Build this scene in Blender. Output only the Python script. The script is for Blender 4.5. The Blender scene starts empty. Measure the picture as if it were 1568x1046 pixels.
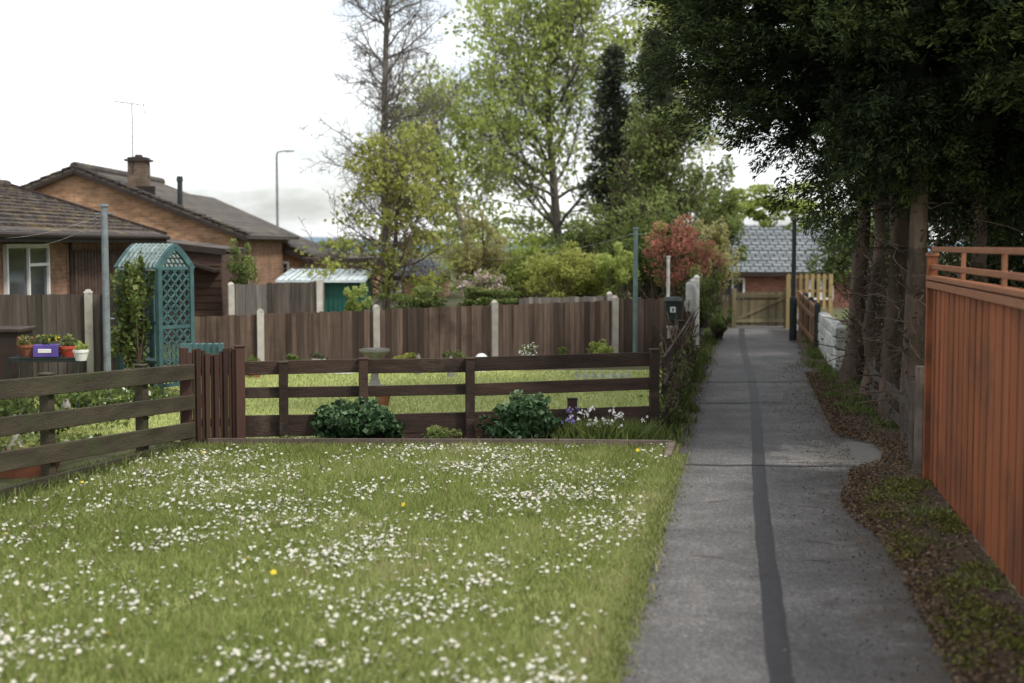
import bpy, math, random
import numpy as np
from mathutils import Vector
random.seed(7); rng=np.random.default_rng(7)
R=math.radians
scene=bpy.context.scene
H=2.2; F=2178.0; PITCH=math.atan(148/F)
def SX(b,D): return (b-784)/F*D
def SZ(e,D): return H+D*math.tan(math.atan((523-e)/F)-PITCH)
def PX(s,Y): return .163*Y+s      # position across the footpath (s) -> world X

# ---------------------------------------------------------------- materials
def newmat(name):
    m=bpy.data.materials.new(name); m.use_nodes=True
    nt=m.node_tree; nt.nodes.clear()
    return m,nt,nt.nodes,nt.links
def out(nt,sh):
    o=nt.nodes.new('ShaderNodeOutputMaterial'); nt.links.new(sh,o.inputs['Surface']); return o
def c4(c): return (c[0],c[1],c[2],1)
def ramp(nd,stops):
    r=nd.new('ShaderNodeValToRGB'); e=r.color_ramp.elements
    while len(e)<len(stops): e.new(.5)
    for i,(p,c) in enumerate(stops): e[i].position=p; e[i].color=c4(c)
    return r
def noise(nd,ln,vec,scale,detail=4,rough=.6):
    n=nd.new('ShaderNodeTexNoise'); n.inputs['Scale'].default_value=scale
    n.inputs['Detail'].default_value=detail; n.inputs['Roughness'].default_value=rough
    ln.new(vec,n.inputs['Vector']); return n
def mapping(nd,ln,vec,scale=(1,1,1),rot=(0,0,0)):
    m=nd.new('ShaderNodeMapping'); m.inputs['Scale'].default_value=scale; m.inputs['Rotation'].default_value=rot
    ln.new(vec,m.inputs['Vector']); return m.outputs[0]
def mix(nd,ln,f,a,b,mode='MIX'):
    m=nd.new('ShaderNodeMix'); m.data_type='RGBA'; m.blend_type=mode
    for s,v in ((0,f),(6,a),(7,b)):
        if hasattr(v,'is_linked') or hasattr(v,'links'): ln.new(v,m.inputs[s])
        else: m.inputs[s].default_value= v if s==0 else c4(v)
    return m.outputs[2]
def surf(name,stops,scale=3,rough=.85,bump=.3,bscale=30,stretch=(1,1,1),varamt=.35,dirt=None):
    m,nt,nd,ln=newmat(name)
    tc=nd.new('ShaderNodeTexCoord'); v=mapping(nd,ln,tc.outputs['Object'],stretch)
    n=noise(nd,ln,v,scale,6); r=ramp(nd,stops); ln.new(n.outputs['Fac'],r.inputs[0])
    col=r.outputs[0]
    at=nd.new('ShaderNodeAttribute'); at.attribute_name='var'
    mr=nd.new('ShaderNodeMapRange'); mr.inputs['To Min'].default_value=1-varamt; mr.inputs['To Max'].default_value=1+varamt
    ln.new(at.outputs['Fac'],mr.inputs['Value'])
    cmb=nd.new('ShaderNodeCombineColor')
    for i in range(3): ln.new(mr.outputs[0],cmb.inputs[i])
    col=mix(nd,ln,1.0,col,cmb.outputs[0],'MULTIPLY')
    if dirt:
        n3=noise(nd,ln,tc.outputs['Object'],dirt[1],5); r3=ramp(nd,[(dirt[2],(0,0,0)),(dirt[2]+.18,(1,1,1))]); ln.new(n3.outputs['Fac'],r3.inputs[0])
        col=mix(nd,ln,r3.outputs[0],col,dirt[0])
    b=nd.new('ShaderNodeBsdfPrincipled'); ln.new(col,b.inputs['Base Color']); b.inputs['Roughness'].default_value=rough
    b.inputs['Specular IOR Level'].default_value=.3
    n2=noise(nd,ln,v,bscale,4); bp=nd.new('ShaderNodeBump'); bp.inputs['Strength'].default_value=bump; bp.inputs['Distance'].default_value=.02
    ln.new(n2.outputs['Fac'],bp.inputs['Height']); ln.new(bp.outputs[0],b.inputs['Normal'])
    out(nt,b.outputs[0]); return m
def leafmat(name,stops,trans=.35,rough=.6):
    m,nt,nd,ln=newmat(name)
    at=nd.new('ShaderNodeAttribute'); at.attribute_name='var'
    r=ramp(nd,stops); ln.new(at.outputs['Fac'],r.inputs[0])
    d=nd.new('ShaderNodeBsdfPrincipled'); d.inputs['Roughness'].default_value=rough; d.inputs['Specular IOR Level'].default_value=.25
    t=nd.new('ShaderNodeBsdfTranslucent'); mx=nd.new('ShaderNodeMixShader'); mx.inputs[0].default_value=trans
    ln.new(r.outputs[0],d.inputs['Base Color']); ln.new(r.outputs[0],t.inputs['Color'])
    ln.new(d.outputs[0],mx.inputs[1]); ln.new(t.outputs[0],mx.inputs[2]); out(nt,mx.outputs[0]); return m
def brickmat(name,c1,c2,mort,rot=0,w=.225,h=.075):
    m,nt,nd,ln=newmat(name)
    tc=nd.new('ShaderNodeTexCoord'); sp=nd.new('ShaderNodeSeparateXYZ'); ln.new(tc.outputs['Object'],sp.inputs[0])
    cb=nd.new('ShaderNodeCombineXYZ'); ln.new(sp.outputs['X' if rot==0 else 'Y'],cb.inputs[0]); ln.new(sp.outputs['Z'],cb.inputs[1])
    br=nd.new('ShaderNodeTexBrick'); ln.new(cb.outputs[0],br.inputs['Vector'])
    br.inputs['Color1'].default_value=c4(c1); br.inputs['Color2'].default_value=c4(c2); br.inputs['Mortar'].default_value=c4(mort)
    br.inputs['Scale'].default_value=1; br.inputs['Brick Width'].default_value=w; br.inputs['Row Height'].default_value=h; br.inputs['Mortar Size'].default_value=.008
    n=noise(nd,ln,tc.outputs['Object'],1.4,6); r=ramp(nd,[(.3,(.6,.57,.55)),(.7,(1.1,1.1,1.1))]); ln.new(n.outputs['Fac'],r.inputs[0])
    col=mix(nd,ln,1.0,br.outputs['Color'],r.outputs[0],'MULTIPLY')
    n=noise(nd,ln,mapping(nd,ln,tc.outputs['Object'],(3,3,9)),1.6,4); r=ramp(nd,[(.35,(.72,.7,.68)),(.65,(1.2,1.2,1.2))]); ln.new(n.outputs['Fac'],r.inputs[0])
    col=mix(nd,ln,1.0,col,r.outputs[0],'MULTIPLY')
    b=nd.new('ShaderNodeBsdfPrincipled'); b.inputs['Roughness'].default_value=.9; ln.new(col,b.inputs['Base Color'])
    out(nt,b.outputs[0]); return m
def tilemat(name,c1,c2,moss,along='Y',amt=.55):
    m,nt,nd,ln=newmat(name)
    tc=nd.new('ShaderNodeTexCoord'); sp=nd.new('ShaderNodeSeparateXYZ'); ln.new(tc.outputs['Object'],sp.inputs[0])
    cb=nd.new('ShaderNodeCombineXYZ'); ln.new(sp.outputs[along],cb.inputs[0])
    ml=nd.new('ShaderNodeMath'); ml.operation='MULTIPLY'; ml.inputs[1].default_value=2.9; ln.new(sp.outputs['Z'],ml.inputs[0]); ln.new(ml.outputs[0],cb.inputs[1])
    br=nd.new('ShaderNodeTexBrick'); ln.new(cb.outputs[0],br.inputs['Vector'])
    br.inputs['Color1'].default_value=c4(c1); br.inputs['Color2'].default_value=c4(c2); br.inputs['Mortar'].default_value=(.012,.011,.01,1)
    br.inputs['Scale'].default_value=1; br.inputs['Brick Width'].default_value=.33; br.inputs['Row Height'].default_value=.32; br.inputs['Mortar Size'].default_value=.025
    n=noise(nd,ln,tc.outputs['Object'],2.2,7,.7); r=ramp(nd,[(amt-.05,(0,0,0)),(amt+.1,(1,1,1))]); ln.new(n.outputs['Fac'],r.inputs[0])
    col=mix(nd,ln,r.outputs[0],br.outputs['Color'],moss)
    b=nd.new('ShaderNodeBsdfPrincipled'); b.inputs['Roughness'].default_value=.85; ln.new(col,b.inputs['Base Color'])
    bp=nd.new('ShaderNodeBump'); bp.inputs['Distance'].default_value=.04; ln.new(br.outputs['Fac'],bp.inputs['Height']); bp.invert=True; ln.new(bp.outputs[0],b.inputs['Normal'])
    out(nt,b.outputs[0]); return m

W=(1,1,.12)
M_railwood=surf('dark_stained_timber',[(.25,(.018,.011,.008)),(.6,(.05,.03,.021)),(.8,(.1,.066,.048))],5,.8,.6,40,(.35,1,2.2),dirt=((.11,.085,.065),1.3,.6))
M_greenrail=surf('algae_timber',[(.25,(.022,.018,.011)),(.75,(.065,.055,.034))],4,.85,.6,40,(1,.35,2.2),dirt=((.05,.06,.025),2.2,.55))
M_gate=surf('red_brown_timber',[(.3,(.03,.014,.01)),(.7,(.062,.031,.022))],4,.8,.4,40,W)
M_board=surf('weathered_board',[(.25,(.05,.034,.025)),(.6,(.115,.08,.06)),(.85,(.185,.138,.105))],5,.9,.5,60,(4,4,.25),.55,dirt=((.045,.032,.024),1.1,.52))
M_boardgrey=surf('grey_board',[(.25,(.1,.09,.08)),(.75,(.22,.2,.175))],5,.9,.4,60,(4,4,.25),.35)
M_boarddk=surf('dark_grey_board',[(.25,(.04,.033,.028)),(.75,(.11,.092,.078))],5,.9,.4,60,(4,4,.25),.5)
M_conc=surf('concrete_post',[(.25,(.32,.3,.26)),(.75,(.5,.47,.42))],6,.9,.3,60,dirt=((.22,.2,.16),3,.56))
M_orange=surf('orange_stained_timber',[(.2,(.16,.046,.017)),(.5,(.26,.078,.027)),(.85,(.36,.13,.05))],5,.62,.5,60,(5,5,.22),.2,dirt=((.13,.048,.022),1.2,.5))
M_orange2=surf('orange_rail',[(.2,(.2,.078,.038)),(.8,(.31,.14,.072))],5,.7,.4,60,(5,.3,5),.15)
M_yellow=surf('pale_yellow_timber',[(.3,(.22,.165,.075)),(.7,(.34,.25,.115))],4,.8,.4,50,(3,3,.3),.3)
M_olive=surf('olive_gate_timber',[(.3,(.12,.1,.055)),(.7,(.2,.17,.1))],4,.8,.4,50,(3,3,.3),.3)
M_white=surf('white_paint',[(.3,(.62,.62,.6)),(.7,(.76,.76,.74))],4,.5,.1,30,varamt=.08)
M_whitedirty=surf('weathered_whitewash',[(.3,(.27,.27,.24)),(.6,(.54,.54,.51))],5,.85,.5,20,varamt=.15)
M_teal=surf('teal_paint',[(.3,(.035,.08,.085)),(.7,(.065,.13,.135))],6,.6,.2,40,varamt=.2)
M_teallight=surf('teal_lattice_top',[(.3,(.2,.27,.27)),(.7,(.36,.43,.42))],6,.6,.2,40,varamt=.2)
M_green=surf('green_shed_panel',[(.3,(.015,.08,.062)),(.7,(.025,.12,.095))],2,.5,.1,30,varamt=.1)
M_brownwall=surf('brown_timber_wall',[(.3,(.05,.03,.022)),(.7,(.1,.062,.045))],3,.8,.3,40,(.5,.5,6),.2)
M_fascia=surf('dark_brown_fascia',[(.3,(.022,.015,.012)),(.7,(.045,.03,.024))],3,.6,.1,30)
M_metal=surf('galvanised_pole',[(.3,(.12,.14,.155)),(.7,(.22,.25,.265))],6,.5,.1,30,dirt=((.13,.11,.09),8,.55))
M_polegreen=surf('green_grey_pole',[(.3,(.09,.14,.13)),(.7,(.15,.21,.2))],6,.55,.1,30)
M_dark=surf('dark_metal',[(.3,(.015,.02,.02)),(.7,(.035,.045,.045))],6,.5,.1,30)
M_glass=surf('window_glass',[(.3,(.02,.025,.03)),(.7,(.06,.07,.08))],1.5,.08,.0,3)
M_bark=surf('bark',[(.3,(.045,.032,.023)),(.7,(.145,.105,.077))],6,.95,.8,25,(1,1,.25))
M_barkgrey=surf('grey_bark',[(.3,(.07,.062,.054)),(.7,(.18,.16,.14))],6,.95,.8,25,(1,1,.25))
M_twig=surf('twig_bark',[(.3,(.06,.042,.03)),(.7,(.14,.1,.075))],6,.95,.1,25)
M_soil=surf('soil',[(.3,(.035,.024,.016)),(.7,(.09,.065,.045))],8,.95,.8,40)
M_stone=surf('stone',[(.3,(.17,.16,.14)),(.7,(.3,.28,.25))],9,.9,.5,40)
M_terra=surf('terracotta',[(.3,(.22,.08,.045)),(.7,(.3,.12,.07))],6,.85,.1,30)
M_red=surf('red_plastic',[(.3,(.35,.05,.03)),(.7,(.45,.07,.04))],6,.5,.05,30)
M_purple=surf('purple_plastic',[(.3,(.07,.045,.2)),(.7,(.1,.07,.28))],6,.5,.05,30)
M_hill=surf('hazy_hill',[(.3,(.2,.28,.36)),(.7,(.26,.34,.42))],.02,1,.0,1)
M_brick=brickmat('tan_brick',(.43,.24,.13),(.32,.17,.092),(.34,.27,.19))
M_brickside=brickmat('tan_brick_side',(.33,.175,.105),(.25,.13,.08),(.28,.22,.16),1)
M_brickred=brickmat('red_brick',(.26,.1,.065),(.2,.075,.05),(.2,.15,.12))
M_tile=tilemat('mossy_tiles',(.045,.034,.028),(.07,.05,.041),(.14,.1,.04),'Y',.55)
M_tileX=tilemat('brown_tiles',(.05,.041,.035),(.075,.058,.049),(.13,.11,.06),'X',.56)
M_slate=tilemat('grey_tiles',(.15,.17,.185),(.19,.21,.225),(.14,.15,.13),'X',.68)

class MB:
    def __init__(s): s.v=[];s.f=[];s.m=[];s.var=[]
    def poly(s,pts,m=0,var=.5):
        b=len(s.v); s.v+= [tuple(p) for p in pts]; s.f.append(list(range(b,b+len(pts)))); s.m.append(m); s.var.append(var)
    def hexa(s,p8,m=0,var=None):
        if var is None: var=random.random()
        b=len(s.v); s.v+=[tuple(p) for p in p8]
        for q in ((3,2,1,0),(4,5,6,7),(0,1,5,4),(1,2,6,5),(2,3,7,6),(3,0,4,7)):
            s.f.append([b+i for i in q]); s.m.append(m); s.var.append(var)
    def box(s,c,sz,rot=0,m=0,var=None):
        x,y,z=[k/2 for k in sz]; cr,sr=math.cos(rot),math.sin(rot); P=[]
        for dz in (-z,z):
            for dx,dy in ((-x,-y),(x,-y),(x,y),(-x,y)):
                P.append((c[0]+dx*cr-dy*sr,c[1]+dx*sr+dy*cr,c[2]+dz))
        s.hexa(P,m,var)
    def beam(s,p0,p1,w,h,m=0,var=None):
        p0=Vector(p0);p1=Vector(p1); d=(p1-p0).normalized(); up=Vector((0,0,1))
        if abs(d.z)>.99: up=Vector((0,1,0))
        a=d.cross(up).normalized(); b=a.cross(d).normalized(); P=[]
        for q in (p0,p1):
            for i,j in ((-1,-1),(1,-1),(1,1),(-1,1)): P.append(q+a*i*w/2+b*j*h/2)
        s.hexa(P,m,var)
    def tube(s,pts,rad,n=10,m=0,var=.5,cap=True):
        pts=[Vector(p) for p in pts]; b=len(s.v)
        for i,p in enumerate(pts):
            d=(pts[min(i+1,len(pts)-1)]-pts[max(i-1,0)]).normalized()
            up=Vector((1,0,0)) if abs(d.x)<.9 else Vector((0,1,0))
            a=d.cross(up).normalized(); c=d.cross(a).normalized()
            for k in range(n):
                t=2*math.pi*k/n; s.v.append(tuple(p+(a*math.cos(t)+c*math.sin(t))*rad[i]))
        for i in range(len(pts)-1):
            for k in range(n):
                s.f.append([b+i*n+k,b+i*n+(k+1)%n,b+(i+1)*n+(k+1)%n,b+(i+1)*n+k]); s.m.append(m); s.var.append(var)
        if cap:
            s.f.append([b+k for k in range(n)]);s.m.append(m);s.var.append(var)
            e=b+(len(pts)-1)*n; s.f.append([e+k for k in range(n)][::-1]);s.m.append(m);s.var.append(var)
    def lathe(s,c,prof,n=16,m=0):
        s.tube([(c[0],c[1],c[2]+z+i*1e-5) for i,(r,z) in enumerate(prof)],[r for r,z in prof],n,m)
    def build(s,name,mats,parent=None,bevel=0,smooth=False):
        me=bpy.data.meshes.new(name); me.from_pydata(s.v,[],s.f)
        for m in mats: me.materials.append(m)
        me.polygons.foreach_set('material_index',s.m)
        a=me.attributes.new('var','FLOAT','FACE'); a.data.foreach_set('value',s.var)
        if smooth: me.polygons.foreach_set('use_smooth',[True]*len(s.f))
        me.update(); o=bpy.data.objects.new(name,me); scene.collection.objects.link(o)
        if parent: o.parent=parent
        if bevel:
            bm=o.modifiers.new('bevel','BEVEL'); bm.width=bevel; bm.segments=1; bm.limit_method='ANGLE'
        return o
def empty(name):
    o=bpy.data.objects.new(name,None); scene.collection.objects.link(o); return o
def bulk(name,V,k,var,mat,parent=None,faces=None):
    V=np.asarray(V,dtype=np.float32).reshape(-1,3); nv=len(V)
    if faces is None:
        idx=np.arange(nv,dtype=np.int32); nf=nv//k
    else: idx=faces.astype(np.int32).ravel(); nf=len(idx)//k
    me=bpy.data.meshes.new(name); me.vertices.add(nv); me.vertices.foreach_set('co',V.ravel())
    me.loops.add(nf*k); me.loops.foreach_set('vertex_index',idx)
    me.polygons.add(nf); me.polygons.foreach_set('loop_start',np.arange(nf,dtype=np.int32)*k)
    try: me.polygons.foreach_set('loop_total',np.full(nf,k,dtype=np.int32))
    except Exception: pass
    a=me.attributes.new('var','FLOAT','FACE'); a.data.foreach_set('value',np.asarray(var,dtype=np.float32))
    me.materials.append(mat); me.update(calc_edges=True); me.validate()
    o=bpy.data.objects.new(name,me); scene.collection.objects.link(o)
    if parent: o.parent=parent
    return o
def unit(a): return a/(np.linalg.norm(a,axis=-1,keepdims=True)+1e-9)
def leaves(name,C,size,var,mat,parent=None,aspect=.55,dirs=None,upbias=0.0,dj=.5):
    n=len(C); C=np.asarray(C)
    a=unit(rng.normal(size=(n,3)) + 0 if dirs is None else unit(dirs)+rng.normal(size=(n,3))*dj)
    q=rng.normal(size=(n,3))
    b=unit(np.cross(a,q))
    L=(np.asarray(size)*rng.uniform(.65,1.3,n))[:,None]*.5
    a=a*L; b=b*L*aspect
    V=np.stack([C-a,C-a*.1+b,C+a,C-a*.1-b],1)
    return bulk(name,V,4,var,mat,parent)
def branches(name,segs,mat,parent=None,n=5):
    S=np.array(segs,dtype=float); p0=S[:,0:3];p1=S[:,3:6];r0=S[:,6:7];r1=S[:,7:8]
    d=unit(p1-p0); ref=np.tile([1.,0,0],(len(S),1)); ref[np.abs(d[:,0])>.8]=[0,1,0]
    a=unit(np.cross(d,ref)); b=np.cross(d,a)
    p1=p1+d*r1*.3; V=[]
    for p,r in ((p0,r0),(p1,r1)):
        for k in range(n):
            t=2*math.pi*k/n; V.append(p+(a*math.cos(t)+b*math.sin(t))*r)
    V=np.stack(V,1)
    base=(np.arange(len(S))*2*n)[:,None,None]
    pat=np.array([[k,(k+1)%n,n+(k+1)%n,n+k] for k in range(n)])[None]
    Fc=(base+pat).reshape(-1,4)
    return bulk(name,V,4,np.repeat(rng.random(len(S)),n),mat,parent,faces=Fc)

def grow(segs,tips,p,d,L,r,lev,maxlev,kids,wander=.12,trop=.05,ang=(35,65),start=.25,ratio=.5,rmin=.006,prof=None,nseg=None,w0=None):
    ns=nseg[lev] if nseg else max(3,6-lev)
    p=np.array(p,float); d=unit(np.array(d,float)); r_end=max(rmin,r*.25)
    wd=w0 if (w0 is not None and lev==0) else wander
    for i in range(ns):
        t=(i+1)/ns
        d=unit(d+rng.normal(size=3)*wd+np.array([0,0,trop]))
        q=p+d*L/ns; ra=r+(r_end-r)*(i/ns); rb=r+(r_end-r)*t
        segs.append((*p,*q,ra,rb))
        if lev>=maxlev-1: tips.append((*q,*d,lev))
        if lev<maxlev and t>start:
            k=kids[lev]; k=int(k)+(rng.random()<k-int(k))
            for _ in range(k):
                A=R(rng.uniform(*ang)); x=unit(np.cross(d,rng.normal(size=3)))
                nd=d*math.cos(A)+x*math.sin(A)
                f=prof(t) if (prof and lev==0) else (1.15-.6*t)
                rk=rb*.5 if lev>0 else min(rb*.5,.02+.022*L*ratio*f*.35)
                grow(segs,tips,p+(q-p)*rng.random(),nd,L*ratio*f*rng.uniform(.75,1.2) if lev==0 else L*(ratio if ratio>.4 else .5)*f*rng.uniform(.75,1.2),max(rmin,rk),lev+1,maxlev,kids,wander*1.15,trop,ang,.15,ratio,rmin,prof,nseg,None)
        p=q

def tree(name,base,height,rad,kids,levels,leafmat_,ntot,lsize,spread=.12,barkm=None,lean=(0,0),**kw):
    e=empty(name); segs=[];tips=[]
    grow(segs,tips,base,(lean[0],lean[1],1),height,rad,0,levels,kids,**kw)
    branches('trunk_and_branches',segs,barkm or M_bark,e)
    if ntot>0:
        T=np.array(tips); T=T[T[:,2]>.5]
        m=min(len(T),max(60,ntot//12)); T=T[rng.choice(len(T),m,replace=False)]
        wt=rng.random(m)**1.2+.15; wt/=wt.sum()
        i=rng.choice(m,ntot,p=wt)
        C=T[i,:3]+rng.normal(size=(ntot,3))*spread*np.array([1,1,.7])
        leaves('foliage',C,lsize,np.clip(rng.normal(.52,.17,ntot)+ (T[i,2]-T[:,2].mean())*.02+rng.normal(0,.14,m)[i],0,1),leafmat_,e,.6)
    return e,segs,tips
def bush(name,c,rad,n,size,mat,lumps=26,shell=.3,stems=True,aspect=.55,flower=None,parent=None,bark=None):
    e=parent or empty(name); c=np.array(c,float); rad=np.array(rad,float)
    u=unit(rng.normal(size=(lumps,3))); rr=rng.uniform(.25,.92,lumps)[:,None]
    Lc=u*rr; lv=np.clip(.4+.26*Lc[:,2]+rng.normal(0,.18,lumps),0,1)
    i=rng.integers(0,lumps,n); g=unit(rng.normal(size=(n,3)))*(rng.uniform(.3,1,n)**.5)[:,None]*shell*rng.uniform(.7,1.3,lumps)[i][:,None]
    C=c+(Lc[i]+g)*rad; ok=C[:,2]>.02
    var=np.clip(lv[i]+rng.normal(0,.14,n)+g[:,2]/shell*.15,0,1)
    if stems:
        S=[]
        b=np.array([c[0],c[1],max(0,c[2]-rad[2]*1.0) if c[2]-rad[2]<.6 else 0])
        for k in range(lumps):
            t=c+Lc[k]*rad; m1=b+(t-b)*.5+rng.normal(size=3)*.1*rad; r=.008+.012*rad.mean()/2
            bb=b+np.array([*rng.normal(size=2)*.12*rad[:2],0])
            S+= [(*bb,*m1,r*1.5,r),(*m1,*t,r,r*.4)]
        branches('stems',S,bark or M_bark,e)
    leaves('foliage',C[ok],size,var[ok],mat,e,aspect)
    if flower:
        m,nf,fs=flower; i=rng.integers(0,lumps,nf); g=unit(rng.normal(size=(nf,3)))*shell*1.05
        leaves('flowers',c+(Lc[i]+g)*rad,fs,rng.random(nf),m,e,.9)
    return e

G_light=leafmat('spring_leaf_light',[(0,(.2,.26,.06)),(.5,(.38,.45,.12)),(1,(.52,.58,.21))],.62)
G_mid=leafmat('leaf_mid',[(0,(.04,.065,.02)),(.5,(.12,.165,.045)),(1,(.23,.28,.085))],.42)
G_haw=leafmat('leaf_hawthorn',[(0,(.08,.11,.035)),(.5,(.2,.25,.075)),(1,(.33,.38,.13))],.5)
G_haw2=leafmat('leaf_hawthorn_dark',[(0,(.05,.075,.022)),(.5,(.14,.185,.05)),(1,(.28,.33,.11))],.45)  # darker mid green for the hawthorn tree, laurels and low hedges
G_yel=leafmat('leaf_yellow_green',[(0,(.17,.19,.035)),(.5,(.34,.36,.085)),(1,(.48,.49,.16))],.55)
G_gold=leafmat('leaf_gold_green',[(0,(.22,.2,.08)),(.5,(.38,.36,.15)),(1,(.48,.46,.23))],.55)
G_dark=leafmat('leaf_dark',[(0,(.014,.022,.01)),(.5,(.035,.055,.02)),(1,(.08,.105,.04))],.2)
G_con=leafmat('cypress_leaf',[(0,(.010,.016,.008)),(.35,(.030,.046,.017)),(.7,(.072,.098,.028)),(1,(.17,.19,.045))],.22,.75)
G_pine=leafmat('spruce_needle',[(0,(.02,.026,.016)),(.5,(.045,.056,.032)),(1,(.085,.1,.055))],.15)
G_red=leafmat('red_leaf',[(0,(.2,.19,.06)),(.25,(.34,.14,.09)),(.65,(.5,.2,.17)),(.8,(.3,.31,.1)),(1,(.36,.38,.13))],.45)
G_pink=leafmat('pink_blossom',[(0,(.5,.33,.37)),(1,(.7,.56,.58))],.4)
G_blue=leafmat('hydrangea_leaf',[(0,(.018,.04,.016)),(.5,(.052,.105,.044)),(1,(.17,.25,.13))],.2,.4)
G_bud=leafmat('bud',[(0,(.2,.18,.13)),(1,(.34,.31,.22))],.35)
G_grass=leafmat('grass_blade',[(0,(.14,.18,.045)),(.5,(.28,.33,.1)),(.8,(.39,.425,.165)),(1,(.48,.44,.25))],.5,.7)
G_litter=leafmat('leaf_litter',[(0,(.04,.025,.015)),(.5,(.11,.07,.042)),(1,(.2,.14,.09))],.05,.9)
G_moss=leafmat('moss',[(0,(.05,.055,.012)),(.5,(.12,.125,.025)),(1,(.19,.19,.045))],.2,.9)
G_petal=leafmat('white_petal',[(0,(.7,.69,.68)),(1,(.84,.84,.83))],.35,.6)
G_yellowp=leafmat('yellow_petal',[(0,(.65,.48,.03)),(1,(.75,.58,.06))],.2,.6)
G_lilac=leafmat('lilac_petal',[(0,(.2,.15,.45)),(1,(.35,.28,.6))],.2,.6)

def groundmat(name,stops1,stops2,s1,s2,thr=(.4,.6),bump=.6,bs=60):
    m,nt,nd,ln=newmat(name); tc=nd.new('ShaderNodeTexCoord'); v=tc.outputs['Object']
    n1=noise(nd,ln,v,s1,8,.7); a=ramp(nd,stops1); ln.new(n1.outputs['Fac'],a.inputs[0])
    n2=noise(nd,ln,v,s1*1.7,8,.7); b=ramp(nd,stops2); ln.new(n2.outputs['Fac'],b.inputs[0])
    n3=noise(nd,ln,v,s2,5,.6); c=ramp(nd,[(thr[0],(0,0,0)),(thr[1],(1,1,1))]); ln.new(n3.outputs['Fac'],c.inputs[0])
    col=mix(nd,ln,c.outputs[0],a.outputs[0],b.outputs[0])
    p=nd.new('ShaderNodeBsdfPrincipled'); p.inputs['Roughness'].default_value=.92; p.inputs['Specular IOR Level'].default_value=.2
    ln.new(col,p.inputs['Base Color'])
    nb=noise(nd,ln,v,bs,5,.7); bp=nd.new('ShaderNodeBump'); bp.inputs['Strength'].default_value=bump; bp.inputs['Distance'].default_value=.02
    ln.new(nb.outputs['Fac'],bp.inputs['Height']); ln.new(bp.outputs[0],p.inputs['Normal']); out(nt,p.outputs[0]); return m
M_ground=groundmat('rough_ground',[(.3,(.05,.07,.02)),(.7,(.11,.14,.04))],[(.3,(.06,.045,.03)),(.7,(.12,.09,.06))],3,.25)
M_lawn=groundmat('lawn_turf',[(.3,(.12,.155,.04)),(.7,(.25,.29,.085))],[(.3,(.17,.195,.055)),(.7,(.31,.315,.13))],22,.9)
M_garden=groundmat('garden_turf',[(.3,(.22,.26,.07)),(.7,(.36,.4,.13))],[(.3,(.25,.29,.08)),(.7,(.42,.44,.17))],20,.7)
M_verge=groundmat('dirt_moss',[(.3,(.035,.026,.02)),(.5,(.08,.058,.042)),(.75,(.15,.11,.085))],[(.3,(.05,.05,.016)),(.7,(.12,.12,.035))],14,1.1,(.56,.66),.9,40)
def math_(nd,ln,op,a,b):
    m=nd.new('ShaderNodeMath'); m.operation=op
    for i,v in enumerate((a,b)):
        if hasattr(v,'links'): ln.new(v,m.inputs[i])
        else: m.inputs[i].default_value=v
    return m.outputs[0]
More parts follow.
